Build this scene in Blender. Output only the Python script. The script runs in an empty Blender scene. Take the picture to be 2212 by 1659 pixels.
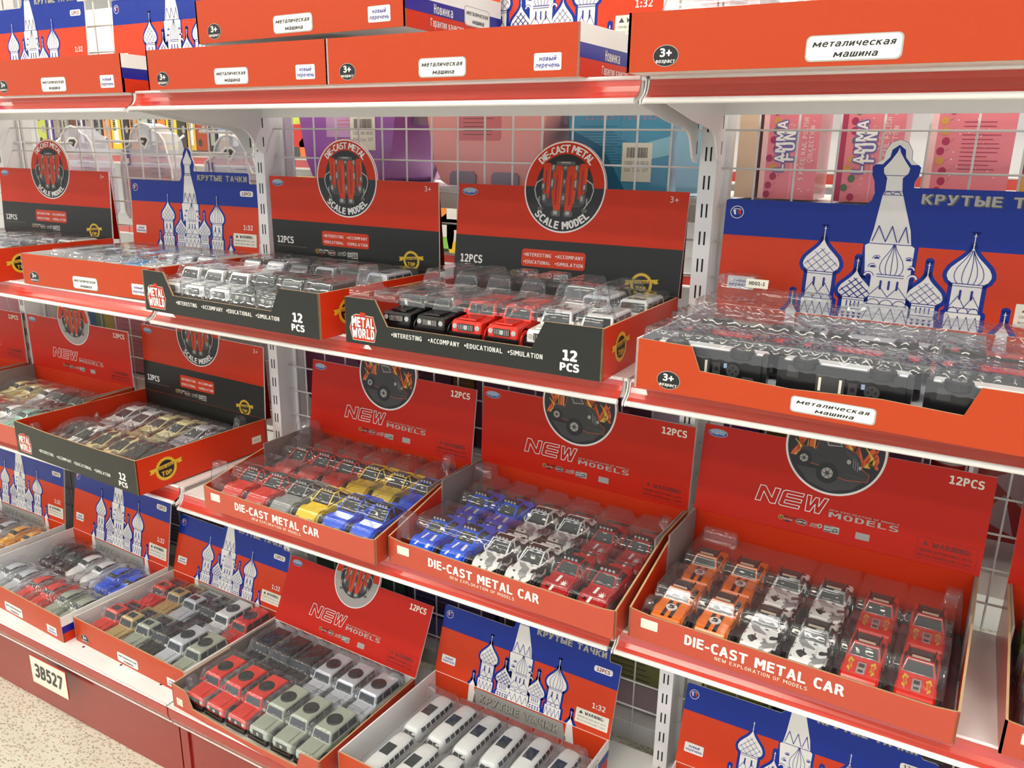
import bpy, math, random
from math import sin, cos, pi, radians, sqrt
from mathutils import Vector, Matrix
from mathutils.geometry import tessellate_polygon

random.seed(7)
S = bpy.context.scene
C = S.collection

# ---------------------------------------------------------------- camera
CAM = Vector((1.24496, -1.19448, 1.26184))
YAW, PITCH, ROLL, FPX = -0.5089543, -0.2797147, 0.0175827, 1746.27
def cam_axes():
    f = Vector((sin(YAW)*cos(PITCH), cos(YAW)*cos(PITCH), sin(PITCH)))
    r0 = Vector((cos(YAW), -sin(YAW), 0)); u0 = r0.cross(f)
    return cos(ROLL)*r0+sin(ROLL)*u0, -sin(ROLL)*r0+cos(ROLL)*u0, f
cr, cu, cf = cam_axes()
cd = bpy.data.cameras.new('camera'); cam = bpy.data.objects.new('camera', cd); C.objects.link(cam)
cd.sensor_fit = 'HORIZONTAL'; cd.sensor_width = 36.0; cd.lens = FPX/2212*36.0
cd.clip_start = 0.01; cd.clip_end = 60
mw = Matrix((cr, cu, -cf)).transposed().to_4x4(); mw.translation = CAM
cam.matrix_world = mw
S.camera = cam

# ---------------------------------------------------------------- light and exposure
S.view_settings.view_transform = 'Standard'
S.view_settings.look = 'None'
S.view_settings.gamma = 1.0
S.view_settings.use_curve_mapping = False
S.view_settings.exposure = 0.25
S.cycles.max_bounces = 8
S.cycles.diffuse_bounces = 3
S.cycles.glossy_bounces = 3
S.cycles.transmission_bounces = 4
S.cycles.transparent_max_bounces = 24
S.cycles.sample_clamp_indirect = 4.0
S.cycles.caustics_reflective = False
S.cycles.caustics_refractive = False
wd = bpy.data.worlds.new('store_ambient'); S.world = wd; wd.use_nodes = True
wd.node_tree.nodes['Background'].inputs[0].default_value = (0.90, 0.93, 1.0, 1)
wd.node_tree.nodes['Background'].inputs[1].default_value = 0.85
LAMP = 19.0            # emission of the ceiling light panels

# ---------------------------------------------------------------- materials
def lin(c):
    o = []
    for v in c[:3]:
        v /= 255.0
        o.append(v/12.92 if v <= 0.04045 else ((v+0.055)/1.055)**2.4)
    return (*o, 1.0)
MATS = {}
def mat(name, rgb, rough=0.5, metal=0.0, spec=0.5, coat=0.0, flute=0.0, emit=0.0, alpha=1.0):
    if name in MATS: return MATS[name]
    m = bpy.data.materials.new(name); m.use_nodes = True
    b = m.node_tree.nodes['Principled BSDF']
    b.inputs['Base Color'].default_value = lin(rgb)
    b.inputs['Roughness'].default_value = rough
    b.inputs['Metallic'].default_value = metal
    b.inputs['Specular IOR Level'].default_value = spec
    b.inputs['Coat Weight'].default_value = coat
    b.inputs['Coat Roughness'].default_value = 0.08
    b.inputs['Alpha'].default_value = alpha
    if emit:
        b.inputs['Emission Color'].default_value = lin(rgb); b.inputs['Emission Strength'].default_value = emit
    if flute:
        nt = m.node_tree; tc = nt.nodes.new('ShaderNodeTexCoord')
        w = nt.nodes.new('ShaderNodeTexWave'); w.wave_type = 'BANDS'; w.bands_direction = 'X'
        w.inputs['Scale'].default_value = 75; w.inputs['Distortion'].default_value = 0.6
        w.inputs['Detail'].default_value = 1.0; w.inputs['Detail Scale'].default_value = 0.3
        n = nt.nodes.new('ShaderNodeTexNoise'); n.inputs['Scale'].default_value = 9
        mx = nt.nodes.new('ShaderNodeMath'); mx.operation = 'MULTIPLY_ADD'; mx.inputs[1].default_value = 2.0
        bp = nt.nodes.new('ShaderNodeBump'); bp.inputs['Strength'].default_value = flute; bp.inputs['Distance'].default_value = 0.001
        nt.links.new(tc.outputs['Object'], w.inputs['Vector']); nt.links.new(tc.outputs['Object'], n.inputs['Vector'])
        nt.links.new(n.outputs['Fac'], mx.inputs[0]); nt.links.new(w.outputs['Fac'], mx.inputs[2])
        nt.links.new(mx.outputs[0], bp.inputs['Height']); nt.links.new(bp.outputs[0], b.inputs['Normal'])
    MATS[name] = m
    return m

def camo(name, a, b2, c3, scale=55):
    if name in MATS: return MATS[name]
    m = mat(name, a, 0.3, coat=0.4); nt = m.node_tree; b = nt.nodes['Principled BSDF']
    tc = nt.nodes.new('ShaderNodeTexCoord'); n = nt.nodes.new('ShaderNodeTexNoise')
    n.inputs['Scale'].default_value = scale; n.inputs['Detail'].default_value = 0.5
    r = nt.nodes.new('ShaderNodeValToRGB'); r.color_ramp.interpolation = 'CONSTANT'
    e = r.color_ramp.elements; e[0].position = 0; e[0].color = lin(b2)
    e[1].position = 0.40; e[1].color = lin(a); x = e.new(0.58); x.color = lin(c3)
    nt.links.new(tc.outputs['Object'], n.inputs['Vector']); nt.links.new(n.outputs['Fac'], r.inputs[0])
    nt.links.new(r.outputs[0], b.inputs['Base Color'])
    return m

def clear_plastic(name, tint=(250, 252, 255), gloss=1.25, rough=0.04, haze=0.045, bump=0.2):
    if name in MATS: return MATS[name]
    m = bpy.data.materials.new(name); m.use_nodes = True; nt = m.node_tree; nt.nodes.clear()
    out = nt.nodes.new('ShaderNodeOutputMaterial'); tr = nt.nodes.new('ShaderNodeBsdfTransparent')
    tr.inputs[0].default_value = lin(tint)
    gl = nt.nodes.new('ShaderNodeBsdfGlossy'); gl.inputs['Roughness'].default_value = rough
    df = nt.nodes.new('ShaderNodeBsdfDiffuse'); df.inputs[0].default_value = lin((235, 238, 242))
    lw = nt.nodes.new('ShaderNodeFresnel'); ge = nt.nodes.new('ShaderNodeNewGeometry')
    ir = nt.nodes.new('ShaderNodeMath'); ir.operation = 'MULTIPLY_ADD'; ir.inputs[1].default_value = 1/1.45-1.45; ir.inputs[2].default_value = 1.45
    nt.links.new(ge.outputs['Backfacing'], ir.inputs[0]); nt.links.new(ir.outputs[0], lw.inputs[0])
    mu = nt.nodes.new('ShaderNodeMath'); mu.operation = 'MULTIPLY_ADD'; mu.inputs[1].default_value = 0.85*gloss; mu.inputs[2].default_value = 0.01*gloss
    mu.use_clamp = True
    m1 = nt.nodes.new('ShaderNodeMixShader'); m1.inputs[0].default_value = haze
    m2 = nt.nodes.new('ShaderNodeMixShader')
    tc = nt.nodes.new('ShaderNodeTexCoord'); n = nt.nodes.new('ShaderNodeTexNoise'); n.inputs['Scale'].default_value = 34
    n.inputs['Detail'].default_value = 1
    bp = nt.nodes.new('ShaderNodeBump'); bp.inputs['Strength'].default_value = bump; bp.inputs['Distance'].default_value = 0.004
    nt.links.new(tc.outputs['Object'], n.inputs['Vector']); nt.links.new(n.outputs['Fac'], bp.inputs['Height'])
    nt.links.new(bp.outputs[0], gl.inputs['Normal'])
    nt.links.new(lw.outputs[0], mu.inputs[0])
    nt.links.new(tr.outputs[0], m1.inputs[1]); nt.links.new(df.outputs[0], m1.inputs[2])
    nt.links.new(mu.outputs[0], m2.inputs[0]); nt.links.new(m1.outputs[0], m2.inputs[1]); nt.links.new(gl.outputs[0], m2.inputs[2])
    nt.links.new(m2.outputs[0], out.inputs[0])
    MATS[name] = m
    return m

RED_T1 = mat('printed_orange_red', (184, 64, 24), 0.30, spec=.3, flute=0.02)
RED_HD = mat('printed_red_header', (212, 64, 28), 0.32, spec=.25, flute=0.05)
RED_T2 = mat('printed_red', (206, 54, 24), 0.32, spec=.2, flute=0.035)
RED_T3 = mat('printed_deep_red', (198, 36, 16), 0.33, spec=.2, flute=0.04)
RED_FR = mat('printed_tomato_front', (186, 66, 42), 0.25, spec=.7, flute=0.02)
BLUE = mat('printed_blue', (10, 46, 148), 0.26, spec=.3, flute=0.09)
NAVY = mat('printed_navy', (26, 30, 140), 0.3)
BLACK = mat('printed_black', (36, 38, 35), 0.33, spec=.35, flute=0.025)
INK = mat('ink_black', (22, 22, 24), 0.4)
WHITE = mat('printed_white', (240, 238, 232), 0.35)
OFFW = mat('card_white_inside', (232, 230, 228), 0.5)
CREAMW = mat('printed_cream', (238, 232, 212), 0.4)
SILV = mat('printed_silver', (176, 174, 166), 0.35)
DSILV = mat('printed_dark_silver', (92, 92, 86), 0.4)
LGREY = mat('printed_grey', (168, 164, 160), 0.4)
DGREY = mat('printed_dark_grey', (62, 62, 62), 0.4)
GOLD = mat('printed_gold', (222, 184, 52), 0.3)
DRED = mat('printed_dark_red', (120, 22, 14), 0.4)
ORANGE = mat('printed_orange', (222, 92, 36), 0.4)
KRAFT = mat('kraft_edge', (188, 156, 116), 0.8)
GREYIN = mat('grey_board_lining', (140, 130, 126), 0.6)
STICK = mat('sticker_paper', (236, 232, 216), 0.45)
STEEL = mat('white_powder_coated_steel', (240, 239, 238), 0.32)
STEELW = mat('white_edge_strip', (244, 242, 240), 0.28)
RAIL = mat('glossy_red_price_rail', (202, 66, 54), 0.18, spec=.8, coat=1.0)
BRAIL = mat('glossy_red_base_rail', (168, 40, 34), 0.2, coat=0.5)
KICK = mat('glossy_red_kick_plate', (146, 28, 24), 0.2, coat=0.35)
SLOT = mat('dark_slot', (18, 18, 20), 0.8)
WIRE = mat('white_wire', (222, 220, 218), 0.35)
GLASS = mat('dark_car_glass', (40, 46, 50), 0.06, coat=0.6)
TYRE = mat('black_tyre', (26, 26, 27), 0.6)
RIM = mat('silver_wheel_rim', (190, 190, 192), 0.25, metal=0.8)
CHROME = mat('chrome_trim', (205, 205, 205), 0.18, metal=0.9)
BPLAS = mat('black_toy_plastic', (17, 17, 19), 0.28, coat=0.3)
LIGHTS = mat('headlight_lens', (186, 188, 184), 0.1)
CLEAR = clear_plastic('clear_blister_plastic')

# ---------------------------------------------------------------- mesh builder
class MB:
    def __init__(s): s.v = []; s.f = []; s.m = []; s.mats = []; s.sm = []
    def mi(s, m):
        if m not in s.mats: s.mats.append(m)
        return s.mats.index(m)
    def face(s, pts, m, smooth=False):
        b = len(s.v); s.v += [tuple(p) for p in pts]
        s.f.append(tuple(range(b, b+len(pts)))); s.m.append(s.mi(m)); s.sm.append(smooth)
    def tris(s, pts, tri, m):
        b = len(s.v); s.v += [tuple(p) for p in pts]; k = s.mi(m)
        for t in tri: s.f.append(tuple(b+i for i in t)); s.m.append(k); s.sm.append(False)
    def box(s, a, b, m, skip=''):
        x0, y0, z0 = a; x1, y1, z1 = b
        P = [(x0,y0,z0),(x1,y0,z0),(x1,y1,z0),(x0,y1,z0),(x0,y0,z1),(x1,y0,z1),(x1,y1,z1),(x0,y1,z1)]
        k = s.mi(m); bs = len(s.v); s.v += P
        for n, q in (('b',(0,3,2,1)),('t',(4,5,6,7)),('f',(0,1,5,4)),('r',(1,2,6,5)),('k',(2,3,7,6)),('l',(3,0,4,7))):
            if n in skip: continue
            s.f.append(tuple(bs+i for i in q)); s.m.append(k); s.sm.append(False)
    def rings(s, rings, m, close=True, cap0=True, cap1=True, smooth=False, wrap=True):
        b = len(s.v); n = len(rings[0]); k = s.mi(m)
        for r in rings: s.v += [tuple(p) for p in r]
        for i in range(len(rings)-1):
            for j in range(n if wrap else n-1):
                a = b+i*n+j; c = b+i*n+(j+1) % n
                s.f.append((a, c, c+n, a+n)); s.m.append(k); s.sm.append(smooth)
        if cap0: s.f.append(tuple(b+j for j in reversed(range(n)))); s.m.append(k); s.sm.append(False)
        if cap1: s.f.append(tuple(b+(len(rings)-1)*n+j for j in range(n))); s.m.append(k); s.sm.append(False)
    def cyl(s, c, ax, r, h, m, n=20, r2=None, smooth=True):
        c = Vector(c); ax = Vector(ax).normalized()
        t = Vector((1,0,0)) if abs(ax.x) < .9 else Vector((0,1,0))
        a = ax.cross(t).normalized(); b = ax.cross(a); r2 = r if r2 is None else r2
        R = []
        for d, rr in ((0, r), (h, r2)):
            R.append([c+ax*d+(a*cos(2*pi*i/n)+b*sin(2*pi*i/n))*rr for i in range(n)])
        s.rings(R, m, smooth=smooth)
    def tube(s, path, r, m, n=8, smooth=True):
        P = [Vector(p) for p in path]; R = []
        for i, p in enumerate(P):
            d = (P[min(i+1, len(P)-1)]-P[max(i-1, 0)]).normalized()
            t = Vector((0,0,1)) if abs(d.z) < .9 else Vector((1,0,0))
            a = d.cross(t).normalized(); b = d.cross(a)
            R.append([p+(a*cos(2*pi*k/n)+b*sin(2*pi*k/n))*r for k in range(n)])
        s.rings(R, m, smooth=smooth)
    def prism(s, poly, fn, d0, d1, m, m_edge=None, m_back=None):
        """poly: 2D points, fn(u,v,d)->xyz"""
        n = len(poly)
        tri = tessellate_polygon([[Vector((p[0], p[1], 0)) for p in poly]])
        s.tris([fn(p[0], p[1], d1) for p in poly], tri, m)
        s.tris([fn(p[0], p[1], d0) for p in poly], [tuple(reversed(t)) for t in tri], m_back or m)
        for i in range(n):
            a, b = poly[i], poly[(i+1) % n]
            s.face([fn(a[0], a[1], d0), fn(b[0], b[1], d0), fn(b[0], b[1], d1), fn(a[0], a[1], d1)], m_edge or m)
    def mesh(s, name):
        me = bpy.data.meshes.new(name); me.from_pydata(s.v, [], s.f)
        for m in s.mats: me.materials.append(m)
        me.polygons.foreach_set('material_index', s.m); me.polygons.foreach_set('use_smooth', s.sm)
        me.update()
        return me
    def build(s, name, parent=None, loc=None):
        return link(name, s.mesh(name), parent, loc)

def link(name, me, parent=None, loc=None):
    o = bpy.data.objects.new(name, me); C.objects.link(o)
    if parent is not None: o.parent = parent
    if loc is not None: o.location = loc
    return o
def fix_normals(me):
    import bmesh
    b = bmesh.new(); b.from_mesh(me); bmesh.ops.remove_doubles(b, verts=b.verts, dist=1e-6)
    bmesh.ops.recalc_face_normals(b, faces=b.faces); b.to_mesh(me); b.free()
def tag(o, label, cat, group=None):
    o['label'] = label; o['category'] = cat
    if group: o['group'] = group
    return o
def thing(name, label, cat, loc=(0,0,0), rz=0.0, group=None):
    o = bpy.data.objects.new(name, None); C.objects.link(o); o.location = loc; o.rotation_euler = (0,0,rz)
    o.empty_display_size = 0.02
    return tag(o, label, cat, group)
def struct(o): o['kind'] = 'structure'; return o

# ---------------------------------------------------------------- lettering
TX = {}
try: FONT = bpy.data.fonts.load(bpy.utils.system_resource('DATAFILES', path='fonts')+'/DejaVuSansMono.woff2')
except Exception: FONT = None
WIDE = 'mwMWмшщыюжфМШЩЫЮЖФ'
def glyph(ch):
    """outline triangles of one character, left edge at x = 0"""
    key = ('glyph', ch)
    if key in TX: return TX[key]
    if ch == 'I':
        hh = max(q[1] for q in glyph('H')[0]); TX[key] = ([(0,0),(.13*hh,0),(.13*hh,hh),(0,hh)], [(0,1,2),(0,2,3)], .13*hh); return TX[key]
    cu = bpy.data.curves.new('tmp_text', 'FONT'); cu.body = 'O' if ch == '0' else ch; cu.resolution_u = 3
    if FONT: cu.font = FONT
    o = bpy.data.objects.new('tmp_text', cu); C.objects.link(o)
    dg = bpy.context.evaluated_depsgraph_get(); dg.update()
    me = o.evaluated_get(dg).to_mesh(); me.calc_loop_triangles()
    P = [(v.co.x, v.co.y) for v in me.vertices]; T = [tuple(t.vertices) for t in me.loop_triangles]
    o.evaluated_get(dg).to_mesh_clear()
    bpy.data.objects.remove(o); bpy.data.curves.remove(cu)
    k = 1.32 if ch in WIDE else (.92 if ch == '0' else 1.0)
    x0 = min((p[0] for p in P), default=0); w = (max((p[0] for p in P), default=0)-x0)*k
    TX[key] = ([((x-x0)*k, y) for x, y in P], T, w)
    return TX[key]
def text_tris(s, bold=0.0, shear=0.0, sp=1.0):
    key = (s, bold, shear, sp)
    if key in TX: return TX[key]
    if bold:            # heavier strokes: the same glyphs laid down again with small shifts
        P0, T0 = text_tris(s, 0.0, shear, sp); P, T = [], []
        for dx, dy in ((0, 0), (1, 0), (-1, 0), (0, .8), (0, -.8), (.7, .6), (-.7, .6), (.7, -.6), (-.7, -.6)):
            k = len(P); P += [(x+dx*bold, y+dy*bold) for x, y in P0]; T += [tuple(k+i for i in t) for t in T0]
        TX[key] = (P, T); return TX[key]
    P, T, x = [], [], 0.0
    for ch in s:
        if ch == ' ': x += .30; continue
        g, t, w = glyph(ch); k = len(P)
        P += [(x+a+shear*b, b) for a, b in g]; T += [tuple(k+i for i in q) for q in t]; x += w+.135*sp
    TX[key] = (P, T)
    return TX[key]
CAPH = max(p[1] for p in text_tris('H')[0])

class Panel(MB):
    """flat printed card: decals are thin layers on its face"""
    def frame(s, O, U, V, N): s.O, s.U, s.V, s.N = Vector(O), Vector(U), Vector(V), Vector(N); return s
    def P(s, u, v, d=0.0): return s.O+s.U*u+s.V*v+s.N*d
    def lay(s, k): return 0.00015+0.00016*k
    def poly(s, pts, m, k=0):
        tri = tessellate_polygon([[Vector((p[0], p[1], 0)) for p in pts]])
        s.tris([s.P(u, v, s.lay(k)) for u, v in pts], tri, m)
    def rect(s, u0, v0, u1, v1, m, k=0): s.face([s.P(u, v, s.lay(k)) for u, v in ((u0,v0),(u1,v0),(u1,v1),(u0,v1))], m)
    def ell(s, u, v, a, b, m, k=0, n=40, a0=0, a1=2*pi):
        s.poly([(u+a*cos(a0+(a1-a0)*i/n), v+b*sin(a0+(a1-a0)*i/n)) for i in range(n if a1-a0 > 6.2 else n+1)], m, k)
    def ring(s, u, v, r0, r1, m, k=0, a0=0, a1=2*pi, n=40):
        for i in range(n):
            t0 = a0+(a1-a0)*i/n; t1 = a0+(a1-a0)*(i+1)/n
            s.face([s.P(u+r*cos(t), v+r*sin(t), s.lay(k)) for r, t in ((r0,t0),(r1,t0),(r1,t1),(r0,t1))], m)
    def rrect(s, u0, v0, u1, v1, r, m, k=0):
        s.poly(rr_pts(u0, v0, u1, v1, r), m, k)
    def stroke(s, pts, w, m, k=0, closed=False):
        n = len(pts)
        for i in range(n if closed else n-1):
            a = Vector(pts[i]); b = Vector(pts[(i+1) % n]); d = b-a
            if d.length < 1e-7: continue
            d.normalize(); nn = Vector((-d.y, d.x))*w/2; e = d*w*0.35
            s.face([s.P(p.x, p.y, s.lay(k)) for p in (a-nn-e, b-nn+e, b+nn+e, a+nn-e)], m)
    def text(s, t, u, v, h, m, k=1, al='c', bold=0.0, shear=0.0, sx=1.0, width=None, rot=0.0, sp=1.0):
        P, T = text_tris(t, bold+.008 if bold else 0.0, shear, sp)
        if not P: return
        x0 = min(p[0] for p in P); x1 = max(p[0] for p in P); sc = h/CAPH
        if width: sx = width/((x1-x0)*sc)
        off = {'l': x0, 'c': (x0+x1)/2, 'r': x1}[al]; c, sn = cos(rot), sin(rot)
        pts = []; n1 = len(P)//9 if bold else len(P)
        for i, (px, py) in enumerate(P):
            a = (px-off)*sc*sx; b = py*sc
            pts.append((u+a*c-b*sn, v+a*sn+b*c, s.lay(k)+(i//n1)*1.1e-5))
        for j, t in enumerate(T):
            s.face([s.P(pts[i][0], pts[i][1], pts[i][2]+(j % 4)*2.5e-6) for i in t], m)
    def arc_text(s, t, u, v, r, a_mid, span, h, m, k=1, bold=0.02, inside=False):
        ws = []
        for ch in t:
            P, T = text_tris(ch if ch != ' ' else '-', bold)
            ws.append((max(p[0] for p in P)-min(p[0] for p in P)+0.12) if ch != ' ' else 0.28)
        tot = sum(ws); acc = 0
        for ch, w in zip(t, ws):
            f = (acc+w/2)/tot-0.5; acc += w
            if ch == ' ': continue
            if inside: a = a_mid+span*f; s.text(ch, u+r*cos(a), v+r*sin(a), h, m, k, 'c', bold, rot=a+pi/2)
            else: a = a_mid-span*f; s.text(ch, u+r*cos(a), v+r*sin(a), h, m, k, 'c', bold, rot=a-pi/2)

def rr_pts(u0, v0, u1, v1, r, n=4):
    p = []
    for cx, cy, a in ((u1-r, v0+r, -pi/2), (u1-r, v1-r, 0), (u0+r, v1-r, pi/2), (u0+r, v0+r, pi)):
        p += [(cx+r*cos(a+pi/2*i/n), cy+r*sin(a+pi/2*i/n)) for i in range(n+1)]
    return p
def offset_poly(pts, d):
    """move the outline of a polygon outwards by d"""
    A = sum(pts[i][0]*pts[(i+1) % len(pts)][1]-pts[(i+1) % len(pts)][0]*pts[i][1] for i in range(len(pts)))
    sg = 1 if A > 0 else -1; out = []; n = len(pts)
    for i in range(n):
        p0, p1, p2 = Vector(pts[i-1]), Vector(pts[i]), Vector(pts[(i+1) % n])
        a = (p1-p0); b = (p2-p1)
        if a.length < 1e-9 or b.length < 1e-9: out.append(tuple(p1)); continue
        a.normalize(); b.normalize()
        na = Vector((a.y, -a.x))*sg; nb = Vector((b.y, -b.x))*sg; m = na+nb
        if m.length < 0.35: m = na
        m.normalize(); q = max(0.55, m.dot(na))
        out.append(tuple(p1+m*d/q))
    return out

# ---------------------------------------------------------------- printed cards
CT = 0.003
def card(outline, m, edge=OFFW, back=KRAFT):
    p = Panel().frame((0,0,0), (1,0,0), (0,0,1), (0,-1,0))
    p.prism(outline, lambda u, v, d: (u, CT-d, v), 0.0, CT, m, edge, back)
    return p
def onion(cx, v0, v1, hw):
    R = [(.70,0),(.9,.08),(1,.2),(.98,.3),(.86,.43),(.63,.56),(.38,.69),(.2,.8),(.08,.91)]
    h = v1-v0
    return [(cx+a*hw, v0+b*h) for a, b in R]+[(cx, v1)]+[(cx-a*hw, v0+b*h) for a, b in reversed(R)]

def church_header(halo=False, W=0.38, H=0.138):
    X = lambda u: u*W
    Y = lambda v: v*H
    def Q(l): return [(u*W, v*H) for u, v in l]
    tip = [(.425,1.10),(.424,1.18),(.419,1.25),(.426,1.31),(.438,1.36),(.442,1.43),(.456,1.485),(.472,1.50),(.488,1.485),(.502,1.43),(.506,1.36),(.518,1.31),(.525,1.25),(.52,1.18),(.524,1.155)]
    if halo:
        tip = [(.425,1.10),(.42,1.2),(.412,1.25),(.41,1.32),(.415,1.335),(.435,1.38),(.437,1.45),(.45,1.52),(.472,1.545),(.494,1.52),(.507,1.45),(.509,1.38),(.529,1.335),(.534,1.32),(.532,1.25),(.524,1.2),(.524,1.155)]
    out = Q([(0,0),(1,0),(1,.985),(.99,1.0),(.945,1.0),(.938,1.02),(.935,1.145),(.925,1.155)]+list(reversed(tip))+[(.42,1.04),(.405,1.0),(.01,1.0),(0,.985)])
    p = card(out, BLUE)
    if halo:
        p.poly(Q([(.416,1.34),(.436,1.38),(.438,1.45),(.451,1.518),(.472,1.542),(.493,1.518),(.506,1.45),(.508,1.38),(.528,1.34)]), WHITE, 0)
        p.poly(Q([(.435,1.34),(.452,1.40),(.455,1.46),(.472,1.50),(.489,1.46),(.492,1.40),(.509,1.34)]), BLUE, 1)
    p.rect(0, 0, W, Y(.67), RED_HD, 0)
    shapes = []      # white castle shapes, drawn back to front
    def tower(cu, hw, v1, base_hw, base_v): return [(cu-base_hw,0),(cu+base_hw,0),(cu+base_hw,base_v),(cu+hw,base_v+.02),(cu+hw,v1),(cu-hw,v1),(cu-hw,base_v+.02),(cu-base_hw,base_v)]
    tent = [(.43,.40),(.55,.40),(.55,.66),(.54,.68),(.533,.80),(.5,1.09),(.496,1.12),(.492,1.23),(.505,1.27),(.507,1.31),(.492,1.37),(.477,1.44),(.473,1.48),(.469,1.44),(.455,1.37),(.44,1.31),(.442,1.27),(.452,1.23),(.452,1.12),(.447,1.09),(.437,.80),(.43,.68),(.42,.66)]
    L = [Q(tent)]
    L += [Q(tower(.306,.036,.41,.044,.15)), Q(tower(.694,.036,.41,.044,.15)),
          Q(tower(.408,.03,.2,.034,.06)), Q(tower(.594,.03,.2,.034,.06)), Q(tower(.498,.05,.42,.06,.16))]
    dom = [Q(onion(.306,.40,.69,.052)), Q(onion(.694,.40,.70,.054)), Q(onion(.408,.2,.44,.045)), Q(onion(.594,.2,.45,.046)), Q(onion(.498,.42,.70,.047))]
    side = [Q([(.215,-.0),(.255,0),(.235,.1)]), Q([(.775,-.0),(.815,0),(.795,.1)])]
    cross = [(.306,.69,.80),(.694,.70,.81),(.408,.44,.54),(.594,.45,.55),(.498,.70,.81),(.235,.1,.2),(.795,.1,.2)]
    for s in L[1:]+dom+side:
        o = [(u, max(v, 0.0004)) for u, v in offset_poly(s, 0.0042)]
        p.poly(o, BLUE, 1)
    p.poly([(max(min(u, W), 0), v) for u, v in offset_poly(L[0], 0.004)][0:2]+[(X(.56),Y(.40)),(X(.56),Y(.68)),(X(.545),Y(.72)),(X(.53),Y(.72)),(X(.43),Y(.72)),(X(.415),Y(.70)),(X(.415),Y(.40))], BLUE, 1)
    for cu, a, b in cross:
        p.rect(X(cu)-.0042, Y(a)-.006, X(cu)+.0042, Y(b)+.002, BLUE, 1); p.ell(X(cu), Y(b)+.002, .0042, .0035, BLUE, 1, 16)
    for i, s in enumerate(L): p.poly(s, WHITE, 2 if i == 0 else 3)
    for s in dom+side: p.poly(s, WHITE, 4)
    for cu, a, b in cross:
        t = .00045; p.rect(X(cu)-t, Y(a)-.004, X(cu)+t, Y(b), WHITE, 5); p.rect(X(cu)-.0014, Y(b)-.0032, X(cu)+.0014, Y(b)-.0024, WHITE, 5)
        p.ell(X(cu), Y(a)+.003, .0009, .0009, WHITE, 5, 10)
    lw = .0007
    def ln(*pts, w=lw): p.stroke(Q(pts), w, NAVY, 6)
    # ribs and nets on the domes, windows and arches on the towers
    for j, (cu, v0, v1, hw) in enumerate(((.306,.40,.69,.052),(.694,.40,.70,.054),(.408,.2,.44,.045),(.594,.2,.45,.046),(.498,.42,.70,.047))):
        o = onion(cu, v0, v1, hw); n = len(o)//2; R = o[:n]
        if j in (1, 4):
            for f in (-.66,-.33,0,.33,.66):
                sk = .25 if j == 1 else 0
                ln(*[(cu+(q[0]-cu)*f+sk*hw*sin((q[1]-v0)/(v1-v0)*pi)*(.6-abs(f))*.6, q[1]) for q in R])
        else:
            w = .0011 if j == 2 else .0006
            for f in range(-3, 4):
                for sgn in (1, -1):
                    pts = []
                    for i in range(9):
                        v = v0+(v1-v0)*.8*i/8; x = cu+sgn*(f*.5+i/8*1.6-.8)*hw
                        k = (v-v0)/(v1-v0); wid = hw*.93*(1 if k < .35 else max(0, 1-(k-.35)/.5))
                        if abs(x-cu) < wid: pts.append((x, v))
                        else:
                            if len(pts) > 1: ln(*pts, w=w)
                            pts = []
                    if len(pts) > 1: ln(*pts, w=w)
        ln((cu-hw*.75, v0), (cu+hw*.75, v0), w=.0009); ln((cu-hw*.75, v0-.02), (cu+hw*.75, v0-.02))
    for cu, hw in ((.306,.036),(.694,.036),(.498,.05)):
        v1 = .40 if hw < .05 else .42
        for dx in (-.014,.014) if hw < .05 else (-.022,.0,.022):
            p.rrect(X(cu+dx)-.0011, Y(v1-.13), X(cu+dx)+.0011, Y(v1-.05), .001, NAVY, 6)
        ln((cu-hw,v1-.19),(cu-hw*.5,v1-.10),(cu,v1-.19),(cu+hw*.5,v1-.10),(cu+hw,v1-.19)); ln((cu-hw,v1-.2),(cu+hw,v1-.2))
        ln((cu-hw*1.1,.16),(cu+hw*1.1,.16))
        for k in range(4):
            x = cu+hw*(-.9+.6*k); ln((x-hw*.3,.02),(x,.13),(x+hw*.3,.02))
        for k in range(3):
            x = cu+hw*(-.7+.7*k); ln(*[(x+hw*.35*cos(a), .16+.045*sin(a)) for a in [pi*i/6 for i in range(7)]])
    for cu in (.408,.594):
        for dx in (-.016,-.005,.006,.017): p.rect(X(cu+dx)-.0006, Y(.12), X(cu+dx)+.0006, Y(.17), NAVY, 6)
        ln((cu-.03,.1),(cu+.03,.1))
        for r in range(3):
            for k in range(4): p.poly(Q([(cu-.028+.015*k,.07-.03*r),(cu-.017+.015*k,.07-.03*r),(cu-.0225+.015*k,.045-.03*r)]), NAVY, 6)
    for sg in (-1, 1):          # stacked crescents beside the central dome
        for k in range(3):
            x = .498+sg*(.058-.008*k); v = .40+.075*k
            p.ell(X(x), Y(v), .0056-.0006*k, .0056-.0006*k, NAVY, 3, 16, 0, pi); p.ell(X(x), Y(v), .0048-.0006*k, .0048-.0006*k, WHITE, 4, 16, 0, pi); p.ell(X(x), Y(v), .0028, .0028, NAVY, 5, 14, 0, pi)
    for k in range(3): ln((.437+.035*k,.7),(.45+.035*k,.83),(.472+.03*k,.7), w=.0010)
    ln((.43,.68),(.545,.68), w=.0008); ln((.447,1.09),(.5,1.09)); ln((.452,1.12),(.494,1.12)); ln((.443,1.25),(.503,1.25), w=.0006)
    for k in (0, 1): ln(*[(.461+.023*k+.01*cos(a), 1.095+.02*sin(a)) for a in [pi*i/5 for i in range(6)]])
    # lettering
    for m, b, k, dx in ((DSILV, .05, 1, .0006), (SILV, .015, 2, 0)):
        p.text('КРУТЫЕ ТАЧКИ', X(.735)+dx, Y(1.03)-dx, .0105, m, k, 'c', b, width=.142)
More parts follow.
